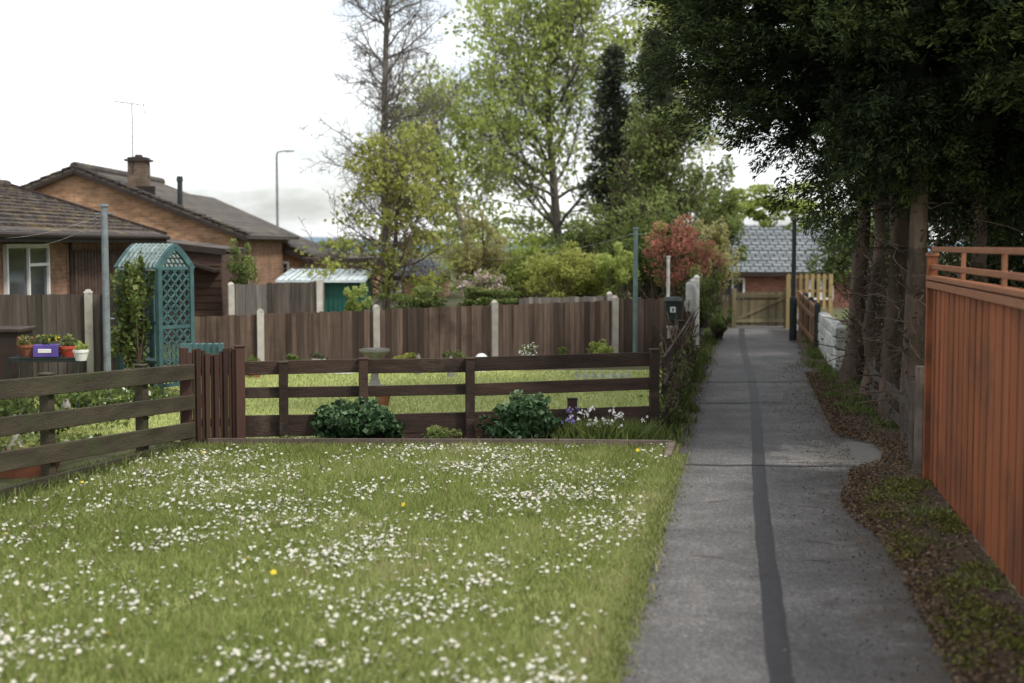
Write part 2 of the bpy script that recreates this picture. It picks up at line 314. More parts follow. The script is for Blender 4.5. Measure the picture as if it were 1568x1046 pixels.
def asphalt(name='worn_asphalt'):
    m,nt,nd,ln=newmat(name); tc=nd.new('ShaderNodeTexCoord'); v=tc.outputs['Object']
    n1=noise(nd,ln,v,60,2,.9); a=ramp(nd,[(.34,(.045,.044,.045)),(.5,(.095,.092,.092)),(.62,(.165,.16,.156)),(.72,(.3,.29,.275))]); ln.new(n1.outputs['Fac'],a.inputs[0])
    n2=noise(nd,ln,v,1.0,9,.72); b=ramp(nd,[(.3,(.52,.51,.51)),(.5,(.94,.93,.92)),(.68,(1.5,1.47,1.42))]); ln.new(n2.outputs['Fac'],b.inputs[0])
    col=mix(nd,ln,1.0,a.outputs[0],b.outputs[0],'MULTIPLY')
    sp=nd.new('ShaderNodeSeparateXYZ'); ln.new(v,sp.inputs[0])
    s=math_(nd,ln,'SUBTRACT',sp.outputs['X'],math_(nd,ln,'MULTIPLY',sp.outputs['Y'],.163))   # across-path coordinate
    n4=noise(nd,ln,v,3.2,9,.75)
    # worn concrete apron on the verge side, its sunlit brightness mixed into the colour
    dx=math_(nd,ln,'DIVIDE',math_(nd,ln,'SUBTRACT',s,1.1),.85); dy=math_(nd,ln,'DIVIDE',math_(nd,ln,'SUBTRACT',sp.outputs['Y'],14.9),.95)
    rr=math_(nd,ln,'SQRT',math_(nd,ln,'ADD',math_(nd,ln,'MULTIPLY',dx,dx),math_(nd,ln,'MULTIPLY',dy,dy)),0)
    rr=math_(nd,ln,'ADD',rr,math_(nd,ln,'MULTIPLY',math_(nd,ln,'SUBTRACT',n4.outputs['Fac'],.5),2.6))
    cr=ramp(nd,[(.72,(.85,.85,.85)),(.95,(0,0,0))]); ln.new(rr,cr.inputs[0])
    ccol=mix(nd,ln,.55,col,(.34,.32,.28)); col=mix(nd,ln,cr.outputs[0],col,ccol)
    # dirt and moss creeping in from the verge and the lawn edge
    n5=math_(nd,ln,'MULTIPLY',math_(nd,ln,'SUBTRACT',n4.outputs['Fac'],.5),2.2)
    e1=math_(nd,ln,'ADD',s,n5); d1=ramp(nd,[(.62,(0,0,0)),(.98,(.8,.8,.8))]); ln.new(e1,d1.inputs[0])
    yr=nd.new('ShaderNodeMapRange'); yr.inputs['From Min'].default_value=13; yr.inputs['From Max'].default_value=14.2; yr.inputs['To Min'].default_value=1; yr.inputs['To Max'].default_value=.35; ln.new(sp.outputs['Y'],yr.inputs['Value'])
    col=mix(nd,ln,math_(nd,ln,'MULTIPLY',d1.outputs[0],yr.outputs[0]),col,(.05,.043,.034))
    e2=math_(nd,ln,'ADD',math_(nd,ln,'MULTIPLY',s,-1.0),math_(nd,ln,'MULTIPLY',n5,.5)); d2=ramp(nd,[(.5,(0,0,0)),(.72,(.75,.75,.75))]); ln.new(e2,d2.inputs[0])
    col=mix(nd,ln,d2.outputs[0],col,(.06,.052,.035))
    n6=noise(nd,ln,v,5,9,.78); d3=ramp(nd,[(.56,(0,0,0)),(.66,(.6,.6,.6))]); ln.new(n6.outputs['Fac'],d3.inputs[0])
    col=mix(nd,ln,d3.outputs[0],col,(.062,.055,.042))
    p=nd.new('ShaderNodeBsdfPrincipled'); p.inputs['Roughness'].default_value=.85; ln.new(col,p.inputs['Base Color'])
    bp=nd.new('ShaderNodeBump'); bp.inputs['Strength'].default_value=.6; bp.inputs['Distance'].default_value=.012
    ln.new(n1.outputs['Fac'],bp.inputs['Height']); ln.new(bp.outputs[0],p.inputs['Normal']); out(nt,p.outputs[0]); return m
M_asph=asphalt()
M_tar=surf('tar_strip',[(.3,(.02,.02,.023)),(.7,(.045,.045,.048))],25,.65,.4,150,varamt=.1)

b=MB(); b.poly([(-400,-60,0),(400,-60,0),(400,600,0),(-400,600,0)]); b.build('ground',[M_ground])

def strip(name,left,right,z,mat,step=.25,y0=3,y1=38,wob=.03):
    b=MB(); ys=np.arange(y0,y1+step,step); L=[];Rr=[]
    for y in ys:
        L.append((left(y)+random.uniform(-wob,wob),y,z)); Rr.append((right(y)+random.uniform(-wob,wob),y,z))
    for i in range(len(ys)-1): b.poly([L[i],Rr[i],Rr[i+1],L[i+1]])
    return b.build(name,[mat])
edge=lambda y: PX(-.69,y)+.02*math.sin(y*2.1)+.015*math.sin(y*6.3+1)
def fenceL(y): return -4.37+(y-12.1)*.262
strip('lawn',lambda y: fenceL(y)-.05,lambda y:edge(y),.012,M_lawn,.25,2,15.3,.008)
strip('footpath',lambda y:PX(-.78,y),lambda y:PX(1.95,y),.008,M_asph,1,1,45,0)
strip('tar_strip',lambda y:PX(.13+.03*math.sin(y*.35)-max(0,y-16)*.012,y),lambda y:PX(.255+.03*math.sin(y*.35)-max(0,y-16)*.011,y),.013,M_tar,.3,2,37,.008)
b=MB()
for (y,s0,s1,w,sl) in ((14.0,-.6,.98,.045,-.08),(19.6,-.62,.6,.06,.06),(22.6,-.6,1.0,.07,.1)):
    xs=np.linspace(s0,s1,24); p=[(PX(x,y),y+sl*x+.02*math.sin(x*9)+random.uniform(-.01,.01),.018) for x in xs]
    for i in range(23):
        b.poly([p[i],p[i+1],(p[i+1][0],p[i+1][1]+w,.018),(p[i][0],p[i][1]+w,.018)])
b.build('asphalt_joint',[M_tar])
def vin(y): return PX(1.16+.04*math.sin(y*1.3)+.03*math.sin(y*4.1)-.22*math.exp(-((y-11.8)/1.1)**2)+(.42*math.exp(-((y-14.9)/1.0)**4)),y)
strip('verge_dirt',vin,lambda y:PX(2.3,y),.022,M_verge,.12,2,36,.035)
strip('path_side_soil',lambda y:PX(-1.05,y),lambda y:PX(-.66+.03*math.sin(y*3),y),.022,M_verge,.2,15.4,37,.03)
b=MB(); b.poly([(-7.9,15.75,.01),(PX(-1.0,15.75),15.75,.01),(PX(-1.0,25),24.9,.01),(-5.4,24.6,.01),(-7.9,21,.01)]); b.build('garden_lawn',[M_garden])
b=MB(); b.poly([(-3.6,15.3,.02),(PX(-.72,15.3),15.3,.02),(PX(-.72,16),16.05,.02),(-3.6,15.85,.02)]); b.build('flower_bed_soil',[M_soil])
b=MB(); b.poly([(-5.8,24.2,.02),(3.2,26,.02),(3.3,27.6,.02),(-5.8,25.4,.02)]); b.build('back_bed_soil',[M_soil])
b=MB(); b.poly([(PX(2.4,12),12,.01),(PX(9,12),12,.01),(PX(9,30),30,.01),(PX(2.4,30),30,.01)]); b.build('side_lawn',[M_garden])
b=MB()
for a,c in (((-3.3,15.36),(-1.2,15.33)),((-1.19,15.33),(.5,15.3)),((.51,15.3),(1.72,15.2))): b.beam((*a,.05),(*c,.05),.07,.1)
b.beam((1.73,15.22,.05),(1.58,14.35,.03),.07,.08)
b.build('lawn_edging',[surf('edging',[(.3,(.08,.06,.05)),(.7,(.17,.135,.11))],6,.9,.5,40)])

def patch(x,y): return .5+.25*np.sin(x*1.7+y*.9+1)+.2*np.sin(x*3.1-y*2.3)+.15*np.sin(y*4.3+x*.7)
def blades(name,X,Y,h,w,mat,var):
    n=len(X); t=rng.uniform(0,2*math.pi,n); a=np.stack([np.cos(t),np.sin(t),0*t],1)*(w*.5)[:,None]
    P=np.stack([X,Y,np.full(n,.008)],1); tip=P+np.stack([rng.normal(0,.4,n)*h,rng.normal(0,.4,n)*h,h],1)
    mid=P*.5+tip*.5+np.stack([0*h,0*h,h*.1],1)
    V=np.stack([P-a,P+a,mid+a*.8,tip,mid-a*.8],1); return bulk(name,V,5,var,mat)
N=200000
Y=2+13.4*rng.random(N)**.85; Xl=-4.4+(Y-12.1)*.262; Xr=PX(-.7,Y)+.02*np.sin(Y*2.1)+.03*np.sin(Y*5.3+1)+rng.normal(0,.025,N)
X=Xl+(Xr-Xl)*rng.random(N); ok=(Y>4.5)&(X>-5.5); X=X[ok];Y=Y[ok]
pp=patch(X,Y); n=len(X); edgeness=np.clip(1-(PX(-.66,Y)-X)/.35,0,1)
big=.5+.5*np.sin(X*.9-Y*.55+.7)*np.sin(Y*.8+X*.35); sm=np.sin(X*5.1+Y*3.3)*np.sin(X*3.7-Y*4.9)
blades('grass',X,Y,rng.uniform(.02,.05,n)*(1+.5*pp+.4*sm)+rng.random(n)**12*.06,rng.uniform(.006,.011,n),G_grass,np.clip(rng.normal(.14,.2,n)+.3*pp+.3*big+.14*sm+.35*edgeness,0,1))
N=30000; Y=15.9+8.6*rng.random(N); X=-7.5+(PX(-1,Y)+7.5)*rng.random(N)
blades('garden_grass',X,Y,rng.uniform(.03,.05,N),rng.uniform(.01,.016,N),G_grass,np.clip(rng.normal(.72,.12,N),0,1))
N=1500; Y=5+10*rng.random(N); X=fenceL(Y)+(PX(-.75,Y)-fenceL(Y))*rng.random(N)
blades('seed_heads',X,Y,rng.uniform(.07,.13,N),rng.uniform(.004,.008,N),G_litter,rng.uniform(.5,1,N))
def daisies(name,N,r,petal,center,zlo,zhi,dens,y0=4.5,ncl=0):
    Y=y0+(15.2-y0)*rng.random(N); Xl=-4.3+(Y-12.1)*.262; Xr=PX(-.8,Y); X=Xl+(Xr-Xl)*rng.random(N)
    d=dens(X,Y); ok=rng.random(N)<d; X=X[ok];Y=Y[ok]
    if ncl:
        k=rng.integers(0,len(X),ncl); sg=rng.uniform(.04,.2,ncl); X=np.concatenate([X,X[k]+rng.normal(0,1,ncl)*sg]); Y=np.concatenate([Y,Y[k]+rng.normal(0,1,ncl)*sg])
        ok=(X<PX(-.75,Y))&(Y<15.2); X=X[ok];Y=Y[ok]
    n=len(X); e=empty(name)
    z=rng.uniform(zlo,zhi,n); C=np.stack([X,Y,z],1)
    nrm=unit(np.stack([rng.normal(0,.4,n),rng.normal(-.1,.45,n),np.ones(n)],1)); a=unit(np.cross(nrm,np.tile([0,1.,0],(n,1)))); b_=np.cross(nrm,a)
    rr=(r*rng.uniform(.6,1.3,n))[:,None]; K=10
    V=np.stack([C+(a*math.cos(t)+b_*math.sin(t))*rr*(1 if k%2==0 else .72)+nrm*rr*.15 for k,t in enumerate(np.linspace(0,2*math.pi,K,endpoint=False))],1)
    bulk('petals',V,K,rng.random(n),petal,e)
    K=6; V=np.stack([C+nrm*rr*.3+(a*math.cos(t)+b_*math.sin(t))*rr*.28 for t in np.linspace(0,2*math.pi,K,endpoint=False)],1)
    bulk('centres',V,K,rng.random(n),center,e)
    V=np.stack([C-a*.0015,C+a*.0015,np.stack([X+.0015,Y,0*X],1),np.stack([X-.0015,Y,0*X],1)],1); bulk('stalks',V,4,rng.random(n)*.4,G_grass,e)
dd=lambda x,y: np.clip((patch(x*1.3,y*1.1)-.33)*1.2+.32*np.sin(x*7.1+y*5.2)*np.sin(x*4.9-y*6.7),.03,1)*np.clip(1.15-.06*np.abs(y-10.5),.3,1)
daisies('daisies',6400,.0142,G_petal,G_yellowp,.035,.075,dd,4.5,8500)
daisies('dandelions',60,.02,G_yellowp,G_yellowp,.05,.08,lambda x,y: np.clip(.9-.2*(x+4),.15,1))

def scatter(name,N,sfun,y0,y1,size,mat,z=.03,zr=.03):
    Y=y0+(y1-y0)*rng.random(N); X=PX(0,Y)+sfun(Y,N); leaves(name,np.stack([X,Y,z+rng.random(N)*zr],1),size,rng.random(N),mat,None,.6,dirs=np.stack([rng.normal(size=N),rng.normal(size=N),rng.normal(size=N)*.3],1),dj=.1)
scatter('leaf_litter',20000,lambda Y,N: 1.1-.22*np.exp(-((Y-11.8)/1.1)**2)+rng.exponential(.3,N)-.05+.4*np.exp(-((Y-14.9)/1.0)**4),5,24,.03,G_litter)
scatter('litter_on_path',4200,lambda Y,N: 1.15-np.abs(rng.normal(0,.3,N)),5,26,.02,G_litter,.022,.008)
scatter('litter_on_path_edge',1500,lambda Y,N: -.66+np.abs(rng.normal(0,.08,N)),5,30,.018,G_litter,.022,.008)
S=[]
for k in range(14):
    y=random.uniform(8,20); p=np.array([PX(random.uniform(-.6,1.1),y),y,.024]); t=random.uniform(-.5,.5)
    for j in range(3): q=p+np.array([math.cos(t)*.07,math.sin(t)*.07,0]); t+=random.uniform(-.4,.4); S.append((*p,*q,.003,.002)); p=q
branches('fallen_twigs',S,M_bark)
yc=rng.uniform(6,13.5,40); sc=rng.uniform(1.15,1.68,40); i=rng.integers(0,40,6500)
Yv=yc[i]+rng.normal(0,.12,6500); Xv=PX(0,Yv)+np.clip(sc[i]+rng.normal(0,.07,6500),.95,1.7)
leaves('moss_clumps',np.stack([Xv,Yv,.03+np.abs(rng.normal(0,.02,6500))],1),.03,rng.random(6500),G_moss)
def weeds(name,pts,h,n,mat,spread=.12,wid=.014):
    P=np.array(pts); i=rng.integers(0,len(P),n); X=P[i,0]+rng.normal(0,spread,n); Y=P[i,1]+rng.normal(0,spread,n)
    blades(name,X,Y,rng.uniform(.4,1,n)*h,rng.uniform(.6,1.3,n)*wid,mat,rng.random(n))
weeds('path_edge_weeds',[(PX(-.86+random.uniform(-.1,.1),y),y) for y in np.linspace(15.6,36,34)],.15,7000,G_mid,.1)
weeds('verge_weeds',[(PX(random.uniform(1.25,1.9),y),y) for y in np.linspace(17,33,26)],.14,3500,G_mid,.1)
weeds('near_weeds',[(PX(1.45,12.6),12.6),(PX(1.5,11.5),11.5),(PX(1.5,9),9),(PX(1.25,12.1),12.1),(PX(1.3,10.3),10.3)],.08,700,G_haw,.1)
weeds('fence_base_weeds',[(fenceL(y)+.05,y) for y in np.linspace(9,15,30)],.14,4000,G_haw,.08,.012)
weeds('edging_weeds',[(x,15.25) for x in np.linspace(-3.2,1.6,30)],.08,4000,G_grass,.07,.01)
weeds('lawn_edge_grass',[(PX(-.68,y),y) for y in np.linspace(5,14.6,46)],.06,8000,G_grass,.05,.01)

def railfence(name,p0,p1,posts,rails,mat,rth=.035,pw=.1):
    b=MB(); p0=np.array(p0);p1=np.array(p1); rot=math.atan2(*(p1-p0)[::-1])
    nrm=np.array([math.sin(rot),-math.cos(rot)])
    for t,h in posts:
        c=p0+(p1-p0)*t; b.box((c[0],c[1],h/2),(pw,pw,h),rot); b.box((c[0],c[1],h+.01),(pw+.012,pw+.012,.02),rot)
    for (ta,tb,za,zb,hh) in rails:
        a=p0+(p1-p0)*ta+nrm*(pw/2+rth/2+.003); c=p0+(p1-p0)*tb+nrm*(pw/2+rth/2+.003)
        b.beam((*a,za),(*c,zb),rth,hh)
    return b.build(name,[mat],bevel=.006)
fp0=(-2.98,15.55); fp1=(1.64,16.15)
def tx(x):
    best=min(np.linspace(-.1,1.05,600),key=lambda t:abs(784+F*(fp0[0]+(fp1[0]-fp0[0])*t)/(fp0[1]+(fp1[1]-fp0[1])*t)-x)); return float(best)
T=[tx(v) for v in (433,555,720,877,1003)]
railfence('front_rail_fence',fp1,fp0,[(1-T[0],.9),(1-T[1],.93),(1-T[2],.92),(1-T[3],.45),(1-T[4],1.0)],
  [(1-T[1],1,.86,.84,.15),(1-T[2],1-T[1]-.002,.85,.85,.16),(1-T[4]-.01,1-T[2]-.002,.9,.86,.16),
   (1-T[1],1,.57,.57,.12),(1-T[2],1-T[1]-.002,.58,.57,.12),(1-T[4]-.01,1-T[2]-.002,.62,.57,.14),
   (1-T[1],1,.2,.2,.24),(1-T[2],1-T[1]-.002,.2,.19,.24),(1-T[4]-.01,1-T[2]-.002,.24,.2,.24),
   (1-T[4]-.01,1-T[1]-.002,.07,.06,.1)],M_railwood)
lp0=(-5.3,8.55); lp1=(-3.52,15.35)
railfence('side_rail_fence',lp0,lp1,[(.02,1.12),(.33,1.08),(.62,1.03),(.86,.97)],
  [(0,.45,1.04,.99,.17),(.452,1,.99,.83,.17),(0,.45,.72,.68,.17),(.452,1,.68,.5,.16),(0,.45,.4,.38,.17),(.452,1,.38,.2,.17),(0,.45,.1,.1,.15),(.452,1,.09,.06,.1)],M_greenrail,.04,.1)
railfence('path_rail_fence',(1.66,16.2),(PX(-1.0,25.6),25.6),[(.22,.98),(.45,.97),(.7,.97),(.97,1.0)],
  [(0,.5,.86,.86,.13),(.502,1,.86,.88,.13),(0,.5,.55,.55,.12),(.502,1,.55,.55,.12),(0,.5,.2,.2,.2),(.502,1,.2,.2,.2)],M_railwood)
b=MB(); g0=np.array((-3.52,15.35)); g1=np.array((-3.02,15.55))
for i in range(11):
    p=g0+(g1-g0)*(i+.5)/11; hh=1.03+.04*math.sin(i*.9); b.box((p[0],p[1]+.03*(i%2),hh/2+.01),(.052,.022,hh),.35+.35*(i%2))
for z in (.25,.82): b.beam((g0[0],g0[1]+.09,z),(g1[0],g1[1]+.09,z),.035,.09)
b.box((-2.99,15.56,.54),(.1,.1,1.08),.35); b.box((-3.56,15.38,.56),(.09,.09,1.06),.35)
b.box((-2.99,15.56,1.09),(.12,.12,.02),.35)
b.build('garden_gate',[M_gate],bevel=.005)

def boardfence(name,p0,p1,h0,h1,mat,posts=None,ph=.06,bw=.11,pmat=None,z0=0.02,jit=.012,cap=None,pwid=.12,front=1):
    b=MB(); p0=np.array(p0,float);p1=np.array(p1,float); L=np.linalg.norm(p1-p0); u=(p1-p0)/L; rot=math.atan2(u[1],u[0]); nrm=np.array([u[1],-u[0]])*front
    n=int(L/(bw*.92))
    for i in range(n):
        t=(i+.5)/n; c=p0+u*L*t+nrm*(.011 if i%2 else .0); h=h0+(h1-h0)*t+random.uniform(-jit,jit)
        b.box((c[0],c[1],(h+z0)/2),(bw,.018,h-z0),rot+random.uniform(-.01,.01),0)
    for z in (.25,.8):
        a=p0-nrm*.04;c=p1-nrm*.04; b.beam((*a,h0*z),(*c,h1*z),.04,.08,0,.3)
    mats=[mat]
    if posts is not None:
        mats.append(pmat or M_conc)
        for t in posts:
            c=p0+u*L*t+nrm*.03; h=h0+(h1-h0)*t+ph
            b.box((c[0],c[1],h/2),(pwid,pwid,h),rot,1)
            b.hexa([(c[0]+dx*pwid/2,c[1]+dy*pwid/2,h) for dx,dy in((-1,-1),(1,-1),(1,1),(-1,1))]+[(c[0]+dx*pwid/5,c[1]+dy*pwid/5,h+.05) for dx,dy in((-1,-1),(1,-1),(1,1),(-1,1))],1)
    if cap:
        b.beam((*p0,h0+cap/2+.012),(*p1,h1+cap/2+.012),.05,cap,0,.6)
    return b.build(name,mats,bevel=0)
q0=np.array((-5.75,25.2)); q1=np.array((3.35,27.8))
def tq(x): return float(min(np.linspace(0,1,800),key=lambda t:abs(784+F*(q0[0]+(q1[0]-q0[0])*t)/(q0[1]+(q1[1]-q0[1])*t)-x)))
boardfence('garden_fence',q0,q1,.92,1.17,M_board,[tq(v) for v in (398,575,756,941)],.05)
boardfence('neighbour_fence',(SX(795,30),30),(SX(935,30.6),30.6),1.08,1.1,M_boardgrey,[.98],.05)
boardfence('grey_panel_fence',(SX(352,29.5),29.5),(SX(408,29.8),29.8),1.38,1.38,M_boardgrey,[0.02],.0)
boardfence('brown_panel_fence',(SX(409,29.9),29.9),(SX(488,30.4),30.4),1.4,1.42,M_boarddk,[.99],.02)
boardfence('patio_fence',(SX(-60,21.2),21.2),(SX(185,21.9),21.9),1.48,1.42,M_boarddk,[.79],.04)
boardfence('white_path_fence',(PX(-1.02,25.8),25.8),(PX(-1.0,33),33),1.4,1.5,M_whitedirty,[.0,.25,.5,.75,.99],.08,pmat=M_whitedirty)

b=MB(); y=4.0; S_=1.735
dirr=math.atan2(1,.163); k=0
while y<13.05:
    x=PX(S_,y); b.box((x+(.010 if k%2 else 0)+random.uniform(-.002,.002),y,.93+random.uniform(-.006,.006)),(.142,.02,1.78),dirr+random.uniform(-.01,.01),0)
    y+=.1385; k+=1
a=lambda y,z,o=0:(PX(S_-o,y),y,z)
b.beam(a(3.9,1.84,.03),a(13.1,1.84,.03),.06,.06,1,.5); b.beam(a(3.9,1.9,0),a(13.1,1.9,0),.12,.035,1,.6)
for z in (2.0,2.16): b.beam(a(3.9,z),a(13.08,z),.035,.045,1,.5)
for z in (.35,1.55): b.beam(a(3.9,z,-.05),a(13.0,z,-.05),.05,.09,0,.4)
yy=4.2
while yy<13: b.box((PX(S_+.02,yy),yy,2.03),(.035,.035,.24),dirr,1); yy+=1.8
b.box((PX(S_,13.1),13.12,1.05),(.09,.09,2.1),dirr,0)
b.box((PX(S_,13.1),13.12,2.11),(.11,.11,.03),dirr,1)
b.build('orange_fence',[M_orange,M_orange2],bevel=.004)
b=MB(); b.box((PX(2.6,11.5),11.5,1.02),(2.9,.05,2.04),dirr); b.box((PX(2.6,11.5),11.5,2.05),(2.96,.12,.04),dirr)
b.build('shed_side_panel',[surf('blue_grey_panel',[(.3,(.03,.04,.055)),(.7,(.06,.075,.095))],4,.6,.1)])

b=MB()
b.box((3.93,13.6,.52),(.09,.09,1.04),.16,0); b.box((4.02,13.55,.45),(.1,.04,.9),.16,1); b.box((4.02,14.1,.42),(.1,.1,.84),.16,0)
for y,h in((15.6,.72),(17.6,.7),(19.6,.66)): b.box((PX(1.85,y),y,h/2),(.09,.09,h),.1,0)
b.beam((PX(1.78,13.7),13.7,.5),(PX(1.78,19.7),19.7,.45),.03,.12,0); b.beam((PX(1.78,13.7),13.7,.22),(PX(1.78,19.7),19.7,.2),.03,.13,0)
b.build('low_rail_fence',[surf('old_rail',[(.3,(.05,.04,.032)),(.7,(.13,.105,.085))],5,.9,.5,40),M_boardgrey],bevel=.006)
b=MB()
for i,y in enumerate(np.arange(24.4,29.4,.55)):
    for k in range(4): b.box((PX(1.66,y)+random.uniform(-.015,.015),y,.11+k*.2),(.2,.54+random.uniform(-.03,.0),.19),-.16,0)
b.build('whitewashed_block_wall',[M_whitedirty],bevel=.02)
boardfence('low_orange_panel_fence',(PX(1.5,29.5),29.5),(PX(1.42,36.5),36.5),.86,.95,surf('tan_panel',[(.3,(.16,.085,.045)),(.7,(.26,.155,.085))],5,.8,.4,50,(1,1,3)),[0,.33,.66],.1,.14,M_dark,cap=.06)
b=MB(); D=37.2
for i in range(8):
    x=SX(1208+i*9,D); b.box((x,D,.98),(.08,.03,.92),0)
for z in (.62,1.0,1.36): b.box((SX(1240,D),D+.035,z),(1.2,.03,.07),0)
b.box((SX(1207,D),D+.02,.7),(.1,.1,1.4)); b.box((SX(1272,D),D+.02,.72),(.1,.1,1.44))
b.build('yellow_slatted_panel',[M_yellow])
b=MB(); D=37.6
for i in range(13):
    x=SX(1129+i*6,D); b.box((x,D,.5),(.095,.025,.9),0)
for z in (.2,.85): b.box((SX(1164,D),D-.03,z),(1.3,.03,.09))
b.beam((SX(1130,D),D-.03,.25),(SX(1200,D),D-.03,.8),.03,.07)
for x in (1124,1205,1104): b.box((SX(x,D),D,.52),(.11,.11,1.06))
for i in range(4): b.box((SX(1107+i*5,D),D+.02,.45),(.08,.02,.85))
b.build('wooden_gate',[M_olive])

def pole(name,x,y,h,r,mat,hook=True):
    b=MB(); b.tube([(x,y,0),(x,y,h*.5),(x,y,h)],[r*1.05,r,r*.9],12); b.tube([(x,y,h),(x,y,h+.03)],[r*1.25,r*1.1],12)
    b.tube([(x,y,0),(x,y,.12)],[r*1.8,r*1.6],12)
    if hook:
        b.tube([(x-.12,y,h-.1),(x+.12,y,h-.1)],[.012,.012],6); b.tube([(x+.03,y,1.2),(x+.11,y,1.2)],[.01,.01],6)
    return b.build(name,[mat],smooth=False)
pole('washing_line_pole',SX(162,19.3),19.3,2.72,.05,M_metal); pole('washing_line_pole',SX(973,26.8),26.8,2.5,.045,M_polegreen)
pole('white_post',SX(1023,28.4),28.4,1.95,.035,M_whitedirty,False)
def wire(name,a,c,sag,r=.006):
    b=MB(); a=Vector(a);c=Vector(c); b.tube([a.lerp(c,t)-Vector((0,0,sag*4*t*(1-t))) for t in np.linspace(0,1,16)],[r]*16,5); b.build(name,[M_whitedirty])
wire('washing_line',(SX(162,19.3),19.3,2.62),(-7.95,21.5,2.3),.1,.003); wire('washing_line',(SX(162,19.3),19.3,2.55),(-7.95,22.8,2.15),.1,.003)
wire('washing_line',(SX(973,26.8),26.8,2.42),(-.5,29.5,1.9),.1,.002)
b=MB(); D=60; x=SX(426,D); t=SZ(232,D)
b.tube([(x,D,0),(x,D,1.2),(x,D,1.21),(x,D,t-.15),(x+.04,D,t-.03),(x+.15,D,t)],[.1,.1,.06,.045,.04,.035],10); b.tube([(x+.15,D,t),(x+.4,D,t+.03)],[.035,.03],8)
b.hexa([(x+.38,D-.08,t-.04),(x+.75,D-.06,t-.01),(x+.75,D+.06,t-.01),(x+.38,D+.08,t-.04),(x+.38,D-.06,t+.06),(x+.72,D-.04,t+.05),(x+.72,D+.04,t+.05),(x+.38,D+.06,t+.06)])
b.build('street_lamp',[M_metal])
b=MB(); x=SX(1215,32.5);D=32.5
b.tube([(x,D,0),(x,D,1.0),(x,D,1.02),(x,D,2.72)],[.085,.085,.055,.05],12); b.tube([(x,D,2.72),(x,D,2.76),(x,D,2.8)],[.07,.07,.02],12); b.box((x,D-.09,.5),(.09,.02,.4))
b.build('lamp_column',[M_dark])
b=MB(); x=SX(1031,25.4);D=25.4
b.box((x,D,.36),(.17,.17,.72),.1,1); b.box((x,D,.735),(.21,.21,.03),.1,1)
b.hexa([(x-.13,D-.1,.86),(x+.13,D-.1,.86),(x+.13,D+.1,.86),(x-.13,D+.1,.86),(x-.15,D-.13,1.2),(x+.15,D-.13,1.2),(x+.15,D+.12,1.2),(x-.15,D+.12,1.2)],0)
b.hexa([(x-.16,D-.15,1.203),(x+.16,D-.15,1.203),(x+.16,D+.13,1.203),(x-.16,D+.13,1.203),(x-.13,D-.06,1.27),(x+.13,D-.06,1.27),(x+.13,D+.12,1.27),(x-.13,D+.12,1.27)],0)
b.box((x,D,.8),(.06,.06,.12),0,0); b.box((x-.02,D-.138,1.05),(.1,.012,.1),0,2); b.box((x-.02,D-.147,1.05),(.03,.004,.06),0,0)
b.build('dog_waste_bin',[M_dark,M_stone,M_white],bevel=.006)

e=empty('garden_arbour')
def archpanel(b,P0,P1,h,lat=True):
    P0=np.array(P0,float);P1=np.array(P1,float);C=(P0+P1)/2; w=np.linalg.norm(P1-P0)/2; u=(P1-P0)/(2*w)
    for P in (P0,P1): b.box((P[0],P[1],h/2),(.07,.07,h),math.atan2(u[1],u[0]))
    pts=[]
    for t in np.linspace(-1,1,11):
        z=h+.34*(1-abs(t)**1.25); pts.append((*(C+u*w*t*1.12),z-.04))
    for i in range(10): b.beam(pts[i],pts[i+1],.06,.09)
    for z in (.15,1.0,h-.02): b.beam((*P0,z),(*P1,z),.03,.05)
    if lat:
        def seg(a,c): b.beam((*(C+u*a[0]),a[1]),(*(C+u*c[0]),c[1]),.012,.026)
        for z in np.arange(.15-2*w,h-.02,.15):
            for sgn in (1,-1):
                a=[-w*sgn,z];c=[w*sgn,z+2*w]
                if a[1]<.15: f=(.15-a[1])/(c[1]-a[1]); a=[a[0]+(c[0]-a[0])*f,.15]
                if c[1]>h: f=(h-a[1])/(c[1]-a[1]); c=[a[0]+(c[0]-a[0])*f,h]
                if c[1]>a[1]: seg(a,c)
    return pts
b=MB(); A0=(SX(243,20.6),20.6);A1=(SX(292,21.1),21.1);B0=(SX(182,21.4),21.4);B1=(SX(232,21.9),21.9)
pa=archpanel(b,A0,A1,1.88); pb=archpanel(b,B0,B1,1.88)
b.build('frame_and_lattice_ends',[M_teal],e)
b=MB()
for i in range(11): b.beam(pa[i],pb[i],.03,.03)
for f in np.linspace(.06,.94,9):
    for i in range(10):
        a=np.array(pa[i])*(1-f)+np.array(pb[i])*f; c=np.array(pa[i+1])*(1-f)+np.array(pb[i+1])*f; b.beam(a+[0,0,.03],c+[0,0,.03],.012,.04)
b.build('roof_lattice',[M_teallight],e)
b=MB()
for z in (.15,1.0,1.7): b.beam((*A1,z),(*B1,z),.03,.05)
for f in np.linspace(.05,.95,9): p=np.array(A1)*(1-f)+np.array(B1)*f; b.beam((*p,.15),(*p,1.85),.02,.02)
b.box((SX(240,21.5),21.4,.45),(.8,.4,.05),-.6)
b.build('back_and_seat',[M_teal],e)
bush('climbing_plant',(SX(205,20.8),20.8,1.15),(.38,.3,1.12),2700,.085,G_mid,40,.2,flower=(G_haw,700,.08))
b=MB(); c=(SX(308,20.3),20.3)
b.box((c[0],c[1],.72),(.6,.22,.14),.1)
for x in np.linspace(-.28,.28,7): b.box((c[0]+x,c[1]-.12,.72),(.03,.015,.18),.1)
for x in (-.27,.27): b.box((c[0]+x,c[1],.33),(.06,.06,.66),.1)
b.build('teal_planter',[M_teal])

